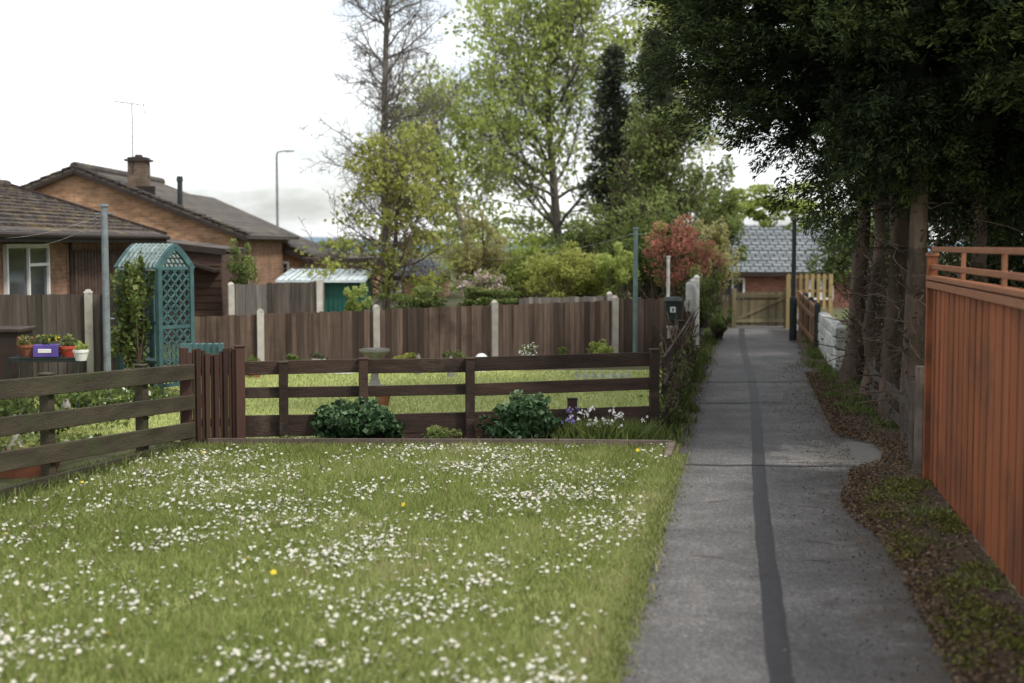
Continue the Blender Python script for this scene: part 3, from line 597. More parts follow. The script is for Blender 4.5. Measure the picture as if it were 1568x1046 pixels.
e=empty('brick_bungalow')
b=MB(); b.box((-11,21.2,1.15),(6,19.2,2.3)); 
b.poly([(-8,30.803,2.3),(-14,30.803,2.3),(-11,30.803,3.35)])
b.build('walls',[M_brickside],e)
b=MB()
def roof(b,xe,xr,y0,y1,ze,zr,th=.12,m=0):
    b.hexa([(xe,y0,ze-th),(xr,y0,zr-th),(xr,y1,zr-th),(xe,y1,ze-th),(xe,y0,ze),(xr,y0,zr),(xr,y1,zr),(xe,y1,ze)],m,.5)
roof(b,-7.55,-11,11,31.1,2.42,3.5); roof(b,-14.5,-11.002,11,31.1,2.42,3.5)
for y in np.arange(11,31.1,.42): b.tube([(-11,y,3.5),(-11,y+.4,3.5)],[.1,.11],8)
for k in range(1,13):
    f=k/13; x=-7.55+(-3.45)*f; z=2.42+1.08*f
    y=11
    while y<31.0: b.box((x,y+.16,z+.012+random.uniform(-.006,.01)),(.05,.3,.035),0,0); y+=.33
b.build('roof',[M_tile],e)
b=MB(); b.box((-7.53,21,2.33),(.03,20.1,.17)); b.tube([(-7.47,11,2.36),(-7.47,31,2.36)],[.05,.05],8); b.box((-7.77,21,2.26),(.44,20,.02)); 
b.beam((-7.55,31.12,2.38),(-11,31.12,3.46),.04,.2)
b.tube([(-7.93,25.6,2.3),(-7.93,25.6,0)],[.035,.035],8)
b.build('fascia_and_gutter',[M_fascia],e)
b=MB()
def window(b,x,y0,y1,z0,z1,n=2):
    b.box((x+.02,(y0+y1)/2,(z0+z1)/2),(.03,y1-y0-.06,z1-z0-.06),0,1)
    for z in (z0,z1): b.box((x+.04,(y0+y1)/2,z),(.07,y1-y0+.06,.07),0,0)
    for t in np.linspace(0,1,n+1): b.box((x+.04,y0+(y1-y0)*t,(z0+z1)/2),(.068,.07,z1-z0-.07),0,0)
    b.box((x+.05,(y0+(y1-y0)/n*(n-1)+y1)/2,z0+(z1-z0)*.7),(.07,(y1-y0)/n-.07,.05),0,0)
    b.box((x+.06,(y0+y1)/2,z0-.06),(.14,y1-y0+.12,.05),0,2)
window(b,-8,20.2,21.9,1.15,2.18,2); window(b,-8,22.4,24.4,1.15,2.18,2); window(b,-8,16,18,1.15,2.18,2)
b.build('windows',[M_white,M_glass,M_stone],e)
b=MB(); b.box((-7.97,27.6,1.05),(.06,3.6,2.1)); 
for y in np.linspace(25.9,29.3,18): b.box((-7.93,y,1.05),(.02,.15,2.08))
b.build('timber_cladding_and_door',[M_brownwall],e)

e=empty('gable_brick_house'); D=38
pk=(SX(120,D),SZ(256,D)); rr=(SX(362,D),SZ(352,D)); sl=(pk[1]-rr[1])/(rr[0]-pk[0])
ll=(pk[0]-5.5,pk[1]-5.5*sl)
b=MB()
b.poly([(ll[0],D,0),(rr[0],D,0),(rr[0],D,rr[1]-.1),(pk[0],D,pk[1]-.1),(ll[0],D,ll[1]-.1)],0)
b.poly([(rr[0],D,0),(rr[0],D+9,0),(rr[0],D+9,rr[1]-.1),(rr[0],D,rr[1]-.1)],1)
b.poly([(ll[0],D,0),(ll[0],D+9,0),(ll[0],D+9,ll[1]-.1),(ll[0],D,ll[1]-.1)],1)
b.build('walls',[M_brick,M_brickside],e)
b=MB()
def rp(xa,za,xb,zb,y0,y1,m=0): b.hexa([(xa,y0,za-.1),(xb,y0,zb-.1),(xb,y1,zb-.1),(xa,y1,za-.1),(xa,y0,za),(xb,y0,zb),(xb,y1,zb),(xa,y1,za)],m,.5)
rp(pk[0],pk[1],rr[0]+.35,rr[1]-.35*sl,D-.18,D+9); rp(pk[0]-.003,pk[1],ll[0]-.3,ll[1]-.3*sl,D-.18,D+9)
n=30
def slope_tiles(b,x0,z0,x1,z1,D,n):
    for i in range(n):
        f0=i/n; f1=(i+1.1)/n; l=random.uniform(.0,.02)
        b.beam((x0+(x1-x0)*f0,D+.1,z0+(z1-z0)*f0+.015+l),(x0+(x1-x0)*f1,D+.1,z0+(z1-z0)*f1+.04+l),.6,.035)
slope_tiles(b,pk[0],pk[1],rr[0]+.35,rr[1]-.35*sl,D,n); slope_tiles(b,pk[0],pk[1],ll[0]-.3,ll[1]-.3*sl,D,20)
for y in np.arange(D-.15,D+9,.45): b.tube([(pk[0],y,pk[1]+.02),(pk[0],y+.42,pk[1]+.02)],[.12,.13],8)
b.build('roof',[M_tileX],e)
b=MB(); b.beam((pk[0],D-.2,pk[1]-.13),(rr[0]+.35,D-.2,rr[1]-.35*sl-.13),.03,.09); b.beam((pk[0],D-.2,pk[1]-.13),(ll[0],D-.2,ll[1]-.13),.03,.09)
b.build('bargeboard',[M_fascia],e)
cx=SX(216,D+1.5); cy=D+1.5; zt=SZ(248,cy)
b=MB(); b.box((cx,cy,zt-.5),(.5,.5,1.0),0,0); b.box((cx,cy,zt+.04),(.66,.62,.06),0,1); b.box((cx,cy,zt+.1),(.5,.5,.05),0,1)
b.tube([(cx,cy,zt+.1),(cx,cy,zt+.2)],[.12,.1],10,2)
b.box((cx+.25,cy-.25,zt-.8),(.5,.1,.25),0,1)
b.build('chimney',[brickmat('dark_brick',(.17,.115,.08),(.12,.085,.06),(.16,.13,.1)),M_fascia,M_fascia],e)
b=MB(); ax=SX(211,cy); zA=SZ(160,cy)
b.tube([(ax,cy-.27,zt-.3),(ax,cy-.27,zA)],[.018,.015],6)
b.tube([(ax-.5,cy-.27,zA+.06),(ax+.35,cy-.27,zA-.05)],[.012,.012],6)
for k in np.linspace(-.48,.2,8): b.tube([(ax+k,cy-.47,zA+.0-k*.13),(ax+k,cy-.07,zA-k*.13)],[.007,.007],5)
b.tube([(ax+.3,cy-.27,zA+.12),(ax+.36,cy-.27,zA-.3)],[.01,.01],5); b.tube([(ax+.12,cy-.27,zA-.12),(ax+.36,cy-.27,zA-.26)],[.008,.008],5); b.tube([(ax+.28,cy-.27,zA+.12),(ax+.4,cy-.27,zA+.12)],[.008,.008],5)
b.build('television_aerial',[M_dark],e)
b=MB(); fx=SX(278,D+1); b.tube([(fx,D+1,SZ(310,D+1)-.3),(fx,D+1,SZ(278,D+1))],[.07,.07],10); b.tube([(fx,D+1,SZ(278,D+1)),(fx,D+1,SZ(270,D+1))],[.09,.08],10)
b.build('flue_pipe',[M_dark],e)
e=empty('brick_bungalow'); D=46
a=(SX(250,D),SZ(290,D)); c=(SX(482,D),SZ(394,D)); cs=(a[1]-c[1])/(c[0]-a[0])
b=MB(); b.poly([(a[0],D,0),(c[0]-.4,D,0),(c[0]-.4,D,c[1]-.12+.4*cs),(a[0],D,a[1]-.12)],0); b.poly([(c[0]-.4,D,0),(c[0]-.4,D+8,0),(c[0]-.4,D+8,c[1]),(c[0]-.4,D,c[1])],1)
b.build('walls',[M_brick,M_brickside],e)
b=MB(); rp(a[0],a[1],c[0],c[1],D-.3,D+8); slope_tiles(b,a[0],a[1],c[0],c[1],D-.15,24)
b.build('roof',[M_tileX],e)
b=MB(); b.beam((a[0],D-.32,a[1]-.17),(c[0],D-.32,c[1]-.17),.03,.15); b.build('bargeboard',[M_fascia],e)
b=MB()
def winY(b,x0,x1,y,z0,z1,n=2):
    b.box(((x0+x1)/2,y-.02,(z0+z1)/2),(x1-x0-.05,.03,z1-z0-.05),0,1)
    for z in (z0,z1): b.box(((x0+x1)/2,y-.04,z),(x1-x0+.06,.07,.07),0,0)
    for t in np.linspace(0,1,n+1): b.box((x0+(x1-x0)*t,y-.04,(z0+z1)/2),(.07,.068,z1-z0-.07),0,0)
winY(b,SX(382,D),SX(412,D),D,SZ(418,D),SZ(392,D)); winY(b,SX(428,D),SX(442,D),D,SZ(425,D),SZ(402,D),1)
b.build('windows',[M_white,M_glass],e)
e=empty('flat_roof_building'); D=62
b=MB(); b.box((SX(505,D),D+3,.7),(SX(562,D)-SX(440,D),6,SZ(404,D)*1.0)); b.build('walls',[M_brick],e)
b=MB(); b.box((SX(505,D),D+2.9,SZ(402,D)+.05),(SX(566,D)-SX(436,D),6.4,.28)); b.build('roof_fascia',[M_fascia],e)
e=empty('timber_outbuilding'); D=31.5
x0,x1=SX(196,D),SX(340,D)
b=MB(); b.hexa([(x0,D,0),(x1,D,0),(x1,D+3,0),(x0,D+3,0),(x0,D,SZ(372,D)),(x1,D,SZ(390,D)),(x1,D+3,SZ(390,D)),(x0,D+3,SZ(372,D))])
for z in np.arange(.2,1.9,.16): b.box(((x0+x1)/2,D-.012,z),(x1-x0-.02,.024,.13))
b.build('walls',[M_brownwall],e)
b=MB(); b.beam((x0-.1,D-.05,SZ(370,D)+.03),(x1+.1,D-.05,SZ(388,D)+.03),.12,.14)
b.beam((SX(250,D),D-.3,SZ(388,D)),(SX(338,D),D-.3,SZ(415,D)),.5,.06); 
b.build('roof_edge',[M_fascia],e)
b=MB(); b.hexa([(x0,D,SZ(371,D)+.06),(x1,D,SZ(389,D)+.06),(x1,D+3,SZ(389,D)+.06),(x0,D+3,SZ(371,D)+.06),(x0,D,SZ(371,D)+.12),(x1,D,SZ(389,D)+.12),(x1,D+3,SZ(389,D)+.12),(x0,D+3,SZ(371,D)+.12)]); b.build('roof',[M_tileX],e)
e=empty('green_metal_shed'); D=34
b=MB(); b.box((SX(527,D),D+1,.7),(SX(556,D)-SX(496,D),2,SZ(430,D)*1.0),0,0)
for x in np.linspace(SX(498,D),SX(554,D),9): b.box((x,D-.01,.7),(.03,.02,SZ(432,D)-.05),0,0)
b.build('walls',[M_green],e)
b=MB(); z=SZ(431,D); b.hexa([(SX(424,D),D-.2,z-.02),(SX(560,D),D-.2,z-.02),(SX(560,D),D+2.2,z+.2),(SX(424,D),D+2.2,z+.2),(SX(424,D),D-.2,z+.04),(SX(560,D),D-.2,z+.04),(SX(560,D),D+2.2,z+.26),(SX(424,D),D+2.2,z+.26)])
for x in np.linspace(SX(426,D),SX(558,D),16): b.beam((x,D-.2,z+.05),(x,D+2.2,z+.27),.03,.02)
b.build('roof',[surf('corrugated_sheet',[(.3,(.33,.38,.39)),(.7,(.5,.55,.56))],3,.6)],e)
b=MB(); b.box((SX(490,D-.3),D-.3,.68),(.14,.14,1.36)); b.box((SX(428,D),D,.68),(.1,.1,1.36)); b.build('posts',[M_conc],e)
def hiphouse(name,x0,x1,D,ze,zr,wallm,roofm,dep=6):
    e=empty(name); b=MB(); b.box(((x0+x1)/2,D+dep/2,ze/2-.5),(x1-x0-.6,dep-.6,ze+1)); b.build('walls',[wallm],e)
    b=MB(); A=[(x0,D,ze),(x1,D,ze),(x1,D+dep,ze),(x0,D+dep,ze)]; r0=(x0+1,D+dep/2,zr); r1=(x1-1,D+dep/2,zr)
    b.poly([A[0],A[1],r1,r0]);b.poly([A[2],A[3],r0,r1]);b.poly([A[1],A[2],r1]);b.poly([A[3],A[0],r0]); b.poly(A[::-1])
    for k in range(1,9):
        f=k/9; b.beam((x0+f,D+dep/2*f-.01,ze+(zr-ze)*f+.01),(x1-f,D+dep/2*f-.01,ze+(zr-ze)*f+.01),.03,.03)
    b.build('roof',[roofm],e)
    b=MB(); b.box(((x0+x1)/2,D+.02,ze-.07),(x1-x0,.05,.16)); b.build('gutter',[M_fascia],e)
    w=(x1-x0); b=MB()
    for f in (.12,.7): winY(b,x0+w*f-.4,x0+w*f+.4,D+.3,max(.3,ze-1.0),ze-.25)
    b.build('windows',[M_white,M_glass],e)
hiphouse('slate_roof_bungalow',SX(1095,50),SX(1330,50),50,1.25,2.95,M_brickred,M_slate,7)
hiphouse('distant_bungalow',SX(585,58),SX(690,58),58,.95,1.6,M_brick,M_slate)
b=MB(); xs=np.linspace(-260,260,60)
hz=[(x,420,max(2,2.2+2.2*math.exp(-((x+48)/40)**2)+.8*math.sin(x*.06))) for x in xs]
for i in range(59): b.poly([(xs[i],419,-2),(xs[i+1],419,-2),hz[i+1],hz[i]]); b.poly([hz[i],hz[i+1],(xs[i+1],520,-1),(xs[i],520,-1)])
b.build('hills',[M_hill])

def pot(name,x,y,z,r,h,mat,plant,n=220,fl=None,ps=.05):
    e=empty(name); b=MB(); b.lathe((x,y,z),[(r*.7,0),(r,h),(r*1.08,h),(r*1.08,h+.03),(r*.9,h+.031),(r*.88,h-.02)],14); b.build('pot',[mat],e,smooth=False)
    bush('p',(x,y,z+h+r*.5),(r*1.1,r*1.1,r*.9),n,ps,plant,8,.5,False,flower=fl,parent=e)
b=MB(); x=SX(573,21.5);b.lathe((x,21.5,0),[(.17,0),(.17,.05),(.09,.09),(.06,.2),(.06,.42),(.1,.52),(.22,.58),(.24,.62),(.22,.63),(.18,.6)],18); b.build('bird_bath',[M_stone],smooth=True)
pot('flower_pot',SX(811,24.8),24.8,.1,.17,.14,M_stone,G_mid,200,(G_petal,90,.045))
pot('flower_pot',SX(922,25.6),25.6,.05,.12,.15,M_terra,G_light,350)
pot('flower_pot',SX(487,24.5),24.5,0,.12,.2,M_conc,G_dark,120)
pot('flower_pot',SX(388,23.5),23.5,0,.13,.2,M_terra,G_mid,160)
pot('flower_pot',SX(585,19.3),19.3,0,.11,.17,M_terra,G_light,200,(G_pink,60,.04))
b=MB(); b.lathe((SX(737,24.6),24.6,0),[(.1,0),(.12,.12),(.13,.2),(.1,.27),(.06,.31),(.02,.325)],14); b.build('white_garden_ornament',[M_white],smooth=True)
for i,(x,y,sz) in enumerate(((690,23.6,.1),(640,24,.1),(18,15.3,.15),(97,17,.14))):
    b=MB(); b.lathe((SX(x,y),y,0),[(sz*.6,0),(sz*.7,.05),(sz*.35,.1),(sz*.3,.2),(sz*.45,.26),(sz*.3,.33),(sz*.1,.37)],12); b.build('garden_ornament',[M_stone],smooth=True)
b=MB()
for x0,x1,y in((360,400,24.1),(500,540,24.1)):
    b.box((SX((x0+x1)/2,y),y,.08),(SX(x1,y)-SX(x0,y),.2,.14))
b.build('white_planter_trough',[M_white],bevel=.01)
b=MB()
for x in range(884,964,13): b.box((SX(x,22.5),22.5,.1),(.04,.03,.2))
b.box((SX(922,22.5),22.53,.12),(.9,.02,.03)); b.build('white_border_edging',[M_whitedirty])
e=empty('plant_stand'); b=MB(); y=17.4
for z in (.52,.78): b.beam((SX(10,y),y,z),(SX(118,y),y,z),.02,.03); b.beam((SX(10,y),y+.35,z),(SX(118,y),y+.35,z),.02,.03)
for x in np.linspace(SX(12,y),SX(116,y),8): b.beam((x,y,.5),(x,y,.8),.012,.012)
for x in (SX(12,y),SX(116,y)):
    for yy in (y,y+.35): b.box((x,yy,.4),(.025,.025,.8))
b.box((SX(64,y),y+.17,.81),(SX(118,y)-SX(10,y),.36,.02)); b.build('stand',[M_dark],e)
pot('potted_plant',SX(35,y),y+.15,.82,.12,.12,M_terra,G_mid,150,(G_red,60,.04)); pot('potted_plant',SX(97,y),y+.15,.82,.11,.1,M_red,G_mid,150)
b=MB(); b.box((SX(66,y),y+.1,.9),(.3,.2,.15),.1,0); b.box((SX(66,y),y-.002,.9),(.16,.01,.05),.1,1); b.build('purple_planter_box',[M_purple,M_white],bevel=.01)
bush('potted_flowers',(SX(66,y),y+.12,1.02),(.16,.12,.07),160,.05,G_mid,8,.5,False,flower=(G_yellowp,30,.03))
pot('potted_plant',SX(122,17.2),17.2,.8,.09,.1,M_white,G_light,120)
b=MB(); b.lathe((-4.7,13.9,0),[(.2,0),(.26,.16),(.28,.18),(.25,.17)],16); b.lathe((SX(30,13.6),13.6,0),[(.3,0),(.36,.14),(.38,.16),(.34,.15)],16); b.build('red_planter_bowl',[M_terra])
b=MB(); b.box((SX(-5,18.2),18.2,.55),(.7,.6,1.1)); b.box((SX(-5,18.2),18.2,1.12),(.78,.68,.05)); b.build('garden_storage_box',[M_fascia],bevel=.01)
bush('garden_border_plants',(-5.6,16.2,.25),(1.6,.9,.35),3000,.07,G_mid,40,.2,False)
bush('garden_border_plants',(-5.2,18.6,.2),(1.4,.6,.3),2200,.07,G_mid,30,.2,False,flower=(G_petal,60,.05))
bush('garden_border_plants',(-5.0,14.2,.15),(.7,1.2,.25),2200,.06,G_haw,30,.2,False,flower=(G_petal,60,.04))
bush('hydrangea_shrub',(SX(548,15.72),15.66,.22),(.52,.26,.27),4000,.075,G_blue,70,.26,False,.8)
bush('hydrangea_shrub',(SX(803,15.8),15.7,.24),(.5,.26,.31),4000,.075,G_blue,70,.26,False,.8)
bush('small_green_plant',(SX(676,15.5),15.5,.12),(.2,.15,.13),900,.04,G_haw,18,.35,False)
bush('creeping_plant',(SX(470,15.5),15.5,.06),(.3,.1,.06),500,.04,G_mid,14,.35,False,flower=(G_petal,50,.03))
X=SX(930,15.7)+rng.normal(0,.27,1700);Y=15.65+rng.normal(0,.13,1700); blades('bluebell_leaves',X,Y,rng.uniform(.12,.3,1700),rng.uniform(.012,.02,1700),G_mid,rng.uniform(.3,1,1700))
C=np.stack([SX(920,15.6)+rng.normal(0,.22,34),15.55+rng.normal(0,.1,34),rng.uniform(.2,.4,34)],1); i=rng.integers(0,34,190)
leaves('white_bluebells',C[i]+rng.normal(0,.014,(190,3)),.032,rng.random(190),G_petal,None,.8)
C=np.stack([SX(872,15.7)+rng.normal(0,.08,10),15.6+rng.normal(0,.08,10),rng.uniform(.25,.4,10)],1); i=rng.integers(0,10,60)
leaves('lilac_bluebells',C[i]+rng.normal(0,.014,(60,3)),.03,rng.random(60),G_lilac,None,.8)
yy=rng.uniform(16.3,25.8,4200); lump=.5+.5*np.sin(yy*2.3)*np.sin(yy*.9+1)
leaves('fence_ivy',np.stack([PX(-.95,yy)+rng.normal(0,.07,4200),yy,rng.random(4200)**1.6*(.25+.75*lump)],1),.06,rng.random(4200),G_mid)
S=[]
for k in range(170):
    y=random.uniform(16.4,25.6); p=np.array([PX(-.9,y),y,random.uniform(0,.8)]); d=np.array([random.uniform(-.3,.3),random.uniform(-1,1),random.uniform(.1,.9)])
    for j in range(4): q=p+d*.13+rng.normal(size=3)*.04; S.append((*p,*q,.009,.007)); p=q
branches('dead_climber_stems',S,M_twig)
for x,y,w,h,m in((690,25.8,.3,.22,G_mid),(620,25.7,.25,.16,G_yel),(860,26.3,.3,.2,G_mid),(450,25.2,.25,.15,G_mid),(920,26.6,.25,.3,G_light)):
    bush('border_plant',(SX(x,y),y,h*.6),(w,.2,h),500,.07,m,12,.35,False)

# ---------------------------------------------------------------- trees & shrubs
prof=lambda t:.35+.75*math.sin(math.pi*min(1,t*.9+.08))
tree('bare_birch_tree',(SX(592,45),45,0),13.8,.17,(3.6,1.9,1.3,0),3,G_bud,5000,.055,.12,M_barkgrey,lean=(-.03,0),wander=.13,w0=.012,trop=.05,ang=(40,75),start=.16,ratio=.15,rmin=.006,prof=prof,nseg=[26,7,5,3])
tree('young_maple_tree',(SX(590,36),36,0),4.4,.08,(3,2,1.0,0),3,G_yel,3200,.15,.13,M_bark,wander=.12,w0=.05,trop=.01,ang=(45,80),start=.2,ratio=.56,rmin=.006,nseg=[9,6,4,3])
tree('lime_tree',(SX(860,55),55,0),12.2,.22,(3.2,1.9,1.1,0),3,G_light,16500,.21,.27,M_barkgrey,wander=.13,w0=.07,trop=.05,ang=(35,75),start=.2,ratio=.56,rmin=.008,nseg=[12,8,5,3])
tree('lime_tree',(SX(735,50),50,0),7.6,.13,(2.6,1.8,1.1,0),3,G_light,6000,.18,.24,M_barkgrey,wander=.13,w0=.06,trop=.03,ang=(40,75),start=.2,ratio=.48,rmin=.008,nseg=[10,7,5,3])
tree('lime_tree',(SX(975,60),60,0),14,.22,(2.6,1.6,1.1,0),3,G_yel,9000,.21,.28,M_barkgrey,wander=.12,w0=.05,trop=.05,ang=(35,70),start=.4,ratio=.36,rmin=.008,nseg=[12,7,5,3])
tree('hawthorn_tree',(SX(985,39),39,0),4.9,.12,(4,2.4,1.2,0),3,G_haw2,12500,.11,.13,M_bark,wander=.1,w0=.05,trop=.1,ang=(30,65),start=.1,ratio=.48,rmin=.007,nseg=[9,6,5,3])
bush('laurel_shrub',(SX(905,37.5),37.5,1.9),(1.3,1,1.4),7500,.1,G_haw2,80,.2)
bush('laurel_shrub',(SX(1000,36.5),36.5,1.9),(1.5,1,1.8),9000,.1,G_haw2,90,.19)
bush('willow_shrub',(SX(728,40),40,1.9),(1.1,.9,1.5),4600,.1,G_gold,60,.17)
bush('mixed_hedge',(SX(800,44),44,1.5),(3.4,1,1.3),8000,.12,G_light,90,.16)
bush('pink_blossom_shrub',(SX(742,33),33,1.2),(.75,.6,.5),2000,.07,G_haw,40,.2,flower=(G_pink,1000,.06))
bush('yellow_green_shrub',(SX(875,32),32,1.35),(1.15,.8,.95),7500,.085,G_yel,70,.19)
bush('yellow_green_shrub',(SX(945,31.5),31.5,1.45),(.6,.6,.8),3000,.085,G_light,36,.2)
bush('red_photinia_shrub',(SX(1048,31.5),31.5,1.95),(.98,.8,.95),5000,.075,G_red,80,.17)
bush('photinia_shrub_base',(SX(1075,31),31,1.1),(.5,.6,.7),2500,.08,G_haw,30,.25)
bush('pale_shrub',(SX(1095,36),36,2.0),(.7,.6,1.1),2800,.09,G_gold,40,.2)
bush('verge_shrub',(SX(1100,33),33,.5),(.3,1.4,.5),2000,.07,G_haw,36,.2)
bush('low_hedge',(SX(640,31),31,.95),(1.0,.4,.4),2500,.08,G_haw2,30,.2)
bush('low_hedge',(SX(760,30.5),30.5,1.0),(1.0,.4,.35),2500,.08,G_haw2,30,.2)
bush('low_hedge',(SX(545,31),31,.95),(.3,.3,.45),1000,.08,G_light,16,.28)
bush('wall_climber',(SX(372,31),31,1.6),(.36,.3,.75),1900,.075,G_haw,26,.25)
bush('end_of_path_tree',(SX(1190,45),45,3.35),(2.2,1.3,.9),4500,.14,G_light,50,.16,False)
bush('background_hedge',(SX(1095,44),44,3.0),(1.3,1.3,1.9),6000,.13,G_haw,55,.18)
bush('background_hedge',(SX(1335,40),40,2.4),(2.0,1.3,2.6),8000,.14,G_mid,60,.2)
bush('distant_trees',(4,72,2.0),(12,3,2.2),12000,.25,G_haw,120,.12,False)
bush('distant_trees',(-18,110,1.0),(14,3,2.2),6000,.3,G_mid,80,.1,False)
def conifer(name,x,y,h,r,n,mat,size):
    e=empty(name); S=[(x,y,0,x,y,h*.5,.16,.1),(x,y,h*.5,x,y,h,.1,.02)]; C=[];Dr=[];vv=[]
    nb=int(h*26)
    for k in range(nb):
        z=h*(.12+.88*(k/nb)); L=r*(1-((z/h-.12)/.88))**.6*random.uniform(.55,1.15)+.12; t=random.uniform(0,6.28)
        d=np.array([math.cos(t),math.sin(t),.25]); p0=np.array([x,y,z]); S.append((*p0,*(p0+d*L),.025,.008))
        m=int(n/nb); f=rng.random(m)**.7; P=p0+d*L*f[:,None]+rng.normal(size=(m,3))*[.12,.12,.1]; P[:,2]-=f*f*.15*L
        C.append(P); Dr.append(np.tile(d,(m,1))); vv.append(np.clip(f*.5+rng.random(m)*.4+random.uniform(-.15,.15),0,1))
    branches('trunk_and_branches',S,M_bark,e); leaves('foliage',np.concatenate(C),size,np.concatenate(vv),mat,e,.3,np.concatenate(Dr),0,.5)
conifer('spruce_tree',SX(938,48),48,SZ(75,48),1.35,13000,G_pine,.2)
conifer('spruce_tree',SX(1003,47),47,SZ(50,47),1.4,12000,G_pine,.2)

def cypress(name,c,rad,clumps,per,seed,tr,floor=2.4,lsz=.075,asp=.28):
    e=empty(name); c=np.array(c,float); rad=np.array(rad,float)
    u=unit(rng.normal(size=(clumps,3))); u[:,1]=np.where(rng.random(clumps)<.62,-np.abs(u[:,1]),u[:,1])
    nb=85; bd=unit(rng.normal(size=(nb,3))); br=rng.uniform(.86,1.1,nb); bt=rng.normal(0,.09,nb)
    near=np.argmax(u@bd.T,1); u=unit(u*.74+bd[near]*.26)
    dist=1-np.clip((u*bd[near]).sum(1),0,1)
    rr=(rng.uniform(.45,1.0,clumps)**.36)*br[near]*(1-1.8*dist)
    P=c+u*rad*rr[:,None]*.95
    ok=P[:,2]>floor; P=P[ok];u=u[ok];m=len(P); rr=rr[ok]; near=near[ok]
    outd=unit(u/rad*rad.mean()*np.array([1,1,.4])+bd[near]*.4+rng.normal(size=(m,3))*.3+np.array([0,0,.3])); Ls=rng.uniform(.28,.6,m)
    i=np.repeat(np.arange(m),per); n=len(i); t=rng.random(n)**.8
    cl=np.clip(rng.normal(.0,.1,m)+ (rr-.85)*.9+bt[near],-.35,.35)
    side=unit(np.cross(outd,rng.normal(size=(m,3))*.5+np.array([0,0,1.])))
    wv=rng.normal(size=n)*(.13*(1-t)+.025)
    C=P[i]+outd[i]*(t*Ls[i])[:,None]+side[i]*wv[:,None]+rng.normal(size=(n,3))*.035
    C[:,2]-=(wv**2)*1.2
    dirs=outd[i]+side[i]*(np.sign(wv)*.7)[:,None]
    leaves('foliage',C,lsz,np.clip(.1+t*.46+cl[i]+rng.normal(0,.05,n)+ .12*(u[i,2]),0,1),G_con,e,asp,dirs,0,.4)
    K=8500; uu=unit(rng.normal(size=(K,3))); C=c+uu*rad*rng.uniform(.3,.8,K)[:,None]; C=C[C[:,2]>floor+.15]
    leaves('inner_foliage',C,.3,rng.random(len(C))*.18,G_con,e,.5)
    S=[]
    for (x,y,r0) in tr:
        p=np.array([x,y,0.]); top=np.array([c[0]*.1+x*.9+rng.normal()*.1,c[1]*.2+y*.8+.2,max(3.8,c[2]-1.2)]); N_=8; pr=p
        for k in range(1,N_+1):
            q=p+(top-p)*k/N_+np.array([*rng.normal(size=2)*.04,0]); S.append((*pr,*q,r0*(1.35 if k==1 else 1)*(1-.06*(k-1)),r0*(1-.06*k))); pr=q
            for _ in range(5):
                d=np.array([*rng.normal(size=2),rng.uniform(-.2,.5)]); a=q.copy(); L=rng.uniform(.3,.8)
                for j in range(3): bb=a+unit(d)*L/3+rng.normal(size=3)*.05; S.append((*a,*bb,.012-.003*j,.009-.003*j)); a=bb
    if S: branches('trunks_and_dead_branches',S,M_bark,e,8)
    return e
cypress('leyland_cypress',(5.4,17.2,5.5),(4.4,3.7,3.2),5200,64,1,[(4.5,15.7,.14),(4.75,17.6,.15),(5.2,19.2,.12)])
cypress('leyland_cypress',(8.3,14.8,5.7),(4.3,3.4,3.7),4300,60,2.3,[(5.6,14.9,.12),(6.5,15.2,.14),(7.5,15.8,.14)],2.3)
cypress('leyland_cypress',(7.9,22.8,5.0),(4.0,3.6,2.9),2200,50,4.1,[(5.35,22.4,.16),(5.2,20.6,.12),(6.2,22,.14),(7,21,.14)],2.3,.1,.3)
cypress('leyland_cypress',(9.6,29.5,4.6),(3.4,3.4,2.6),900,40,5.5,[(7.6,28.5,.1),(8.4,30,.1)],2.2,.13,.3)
S=[]
for k in range(420):
    y=random.uniform(14.6,24); p=np.array([PX(random.uniform(1.75,2.7),y),y,random.uniform(0,2.0)]); d=np.array([random.uniform(-.5,.4),random.uniform(-1,1),random.uniform(-.8,.8)])
    for j in range(5): q=p+d*.1+rng.normal(size=3)*.05; S.append((*p,*q,.007,.005)); p=q
branches('dead_undergrowth',S,M_twig)
yy=rng.uniform(15,24,15000); leaves('undergrowth_leaves',np.stack([PX(2.3,yy)+rng.normal(0,.28,15000),yy,np.abs(rng.normal(.5,1.1,15000))],1),.055,rng.random(15000)*.8,leafmat('brown_cypress_litter',[(0,(.03,.024,.014)),(.6,(.085,.062,.035)),(1,(.085,.1,.035))],.2))
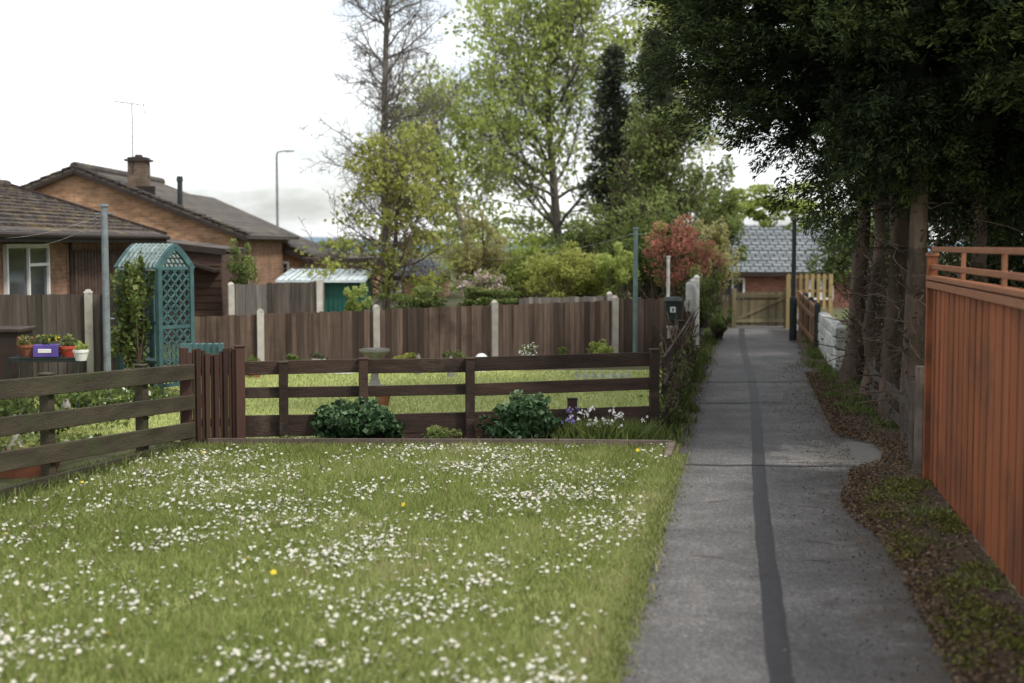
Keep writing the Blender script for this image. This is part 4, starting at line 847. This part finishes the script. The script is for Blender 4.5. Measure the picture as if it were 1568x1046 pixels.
bush('dark_hedge',(PX(4.6,24),23.5,1.6),(1.6,4.5,1.7),12000,.12,G_dark,90,.18)
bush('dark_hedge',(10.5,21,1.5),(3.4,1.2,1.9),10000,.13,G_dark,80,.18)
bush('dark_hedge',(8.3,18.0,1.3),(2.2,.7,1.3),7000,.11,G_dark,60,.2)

w=bpy.data.worlds.new('World'); scene.world=w; w.use_nodes=True; nt=w.node_tree; nt.nodes.clear(); nd=nt.nodes; ln=nt.links
EL,AZ=50,125
sky=nd.new('ShaderNodeTexSky'); sky.sky_type='NISHITA'; sky.sun_disc=False; sky.sun_elevation=R(EL); sky.sun_rotation=R(AZ); sky.dust_density=2; sky.air_density=1.0
tc=nd.new('ShaderNodeTexCoord'); v=mapping(nd,ln,tc.outputs['Generated'],(1,1,3))
n=noise(nd,ln,v,2.4,8,.6); r=ramp(nd,[(.38,(.25,.25,.25)),(.58,(1,1,1))]); ln.new(n.outputs['Fac'],r.inputs[0])
col=mix(nd,ln,r.outputs[0],sky.outputs[0],(12.4,12.6,12.7))
bg=nd.new('ShaderNodeBackground'); bg.inputs['Strength'].default_value=.135; ln.new(col,bg.inputs['Color'])
o=nd.new('ShaderNodeOutputWorld'); ln.new(bg.outputs[0],o.inputs['Surface'])
sd=bpy.data.lights.new('sun','SUN'); sd.energy=3.2; sd.angle=R(8); sd.color=(1,.95,.87); so=bpy.data.objects.new('sun',sd); scene.collection.objects.link(so)
dv=Vector((math.sin(R(AZ))*math.cos(R(EL)),math.cos(R(AZ))*math.cos(R(EL)),math.sin(R(EL)))); so.rotation_euler=dv.to_track_quat('Z','Y').to_euler()
cam=bpy.data.cameras.new('camera'); co=bpy.data.objects.new('camera',cam); scene.collection.objects.link(co)
co.location=(0,0,H); co.rotation_euler=(math.pi/2-PITCH,0,0); cam.lens=50; cam.sensor_width=36; cam.clip_end=2000; cam.clip_start=.05
cam.dof.use_dof=True; cam.dof.focus_distance=16; cam.dof.aperture_fstop=1.4
scene.camera=co
scene.view_settings.view_transform='Standard'; scene.view_settings.look='None'; scene.view_settings.exposure=0
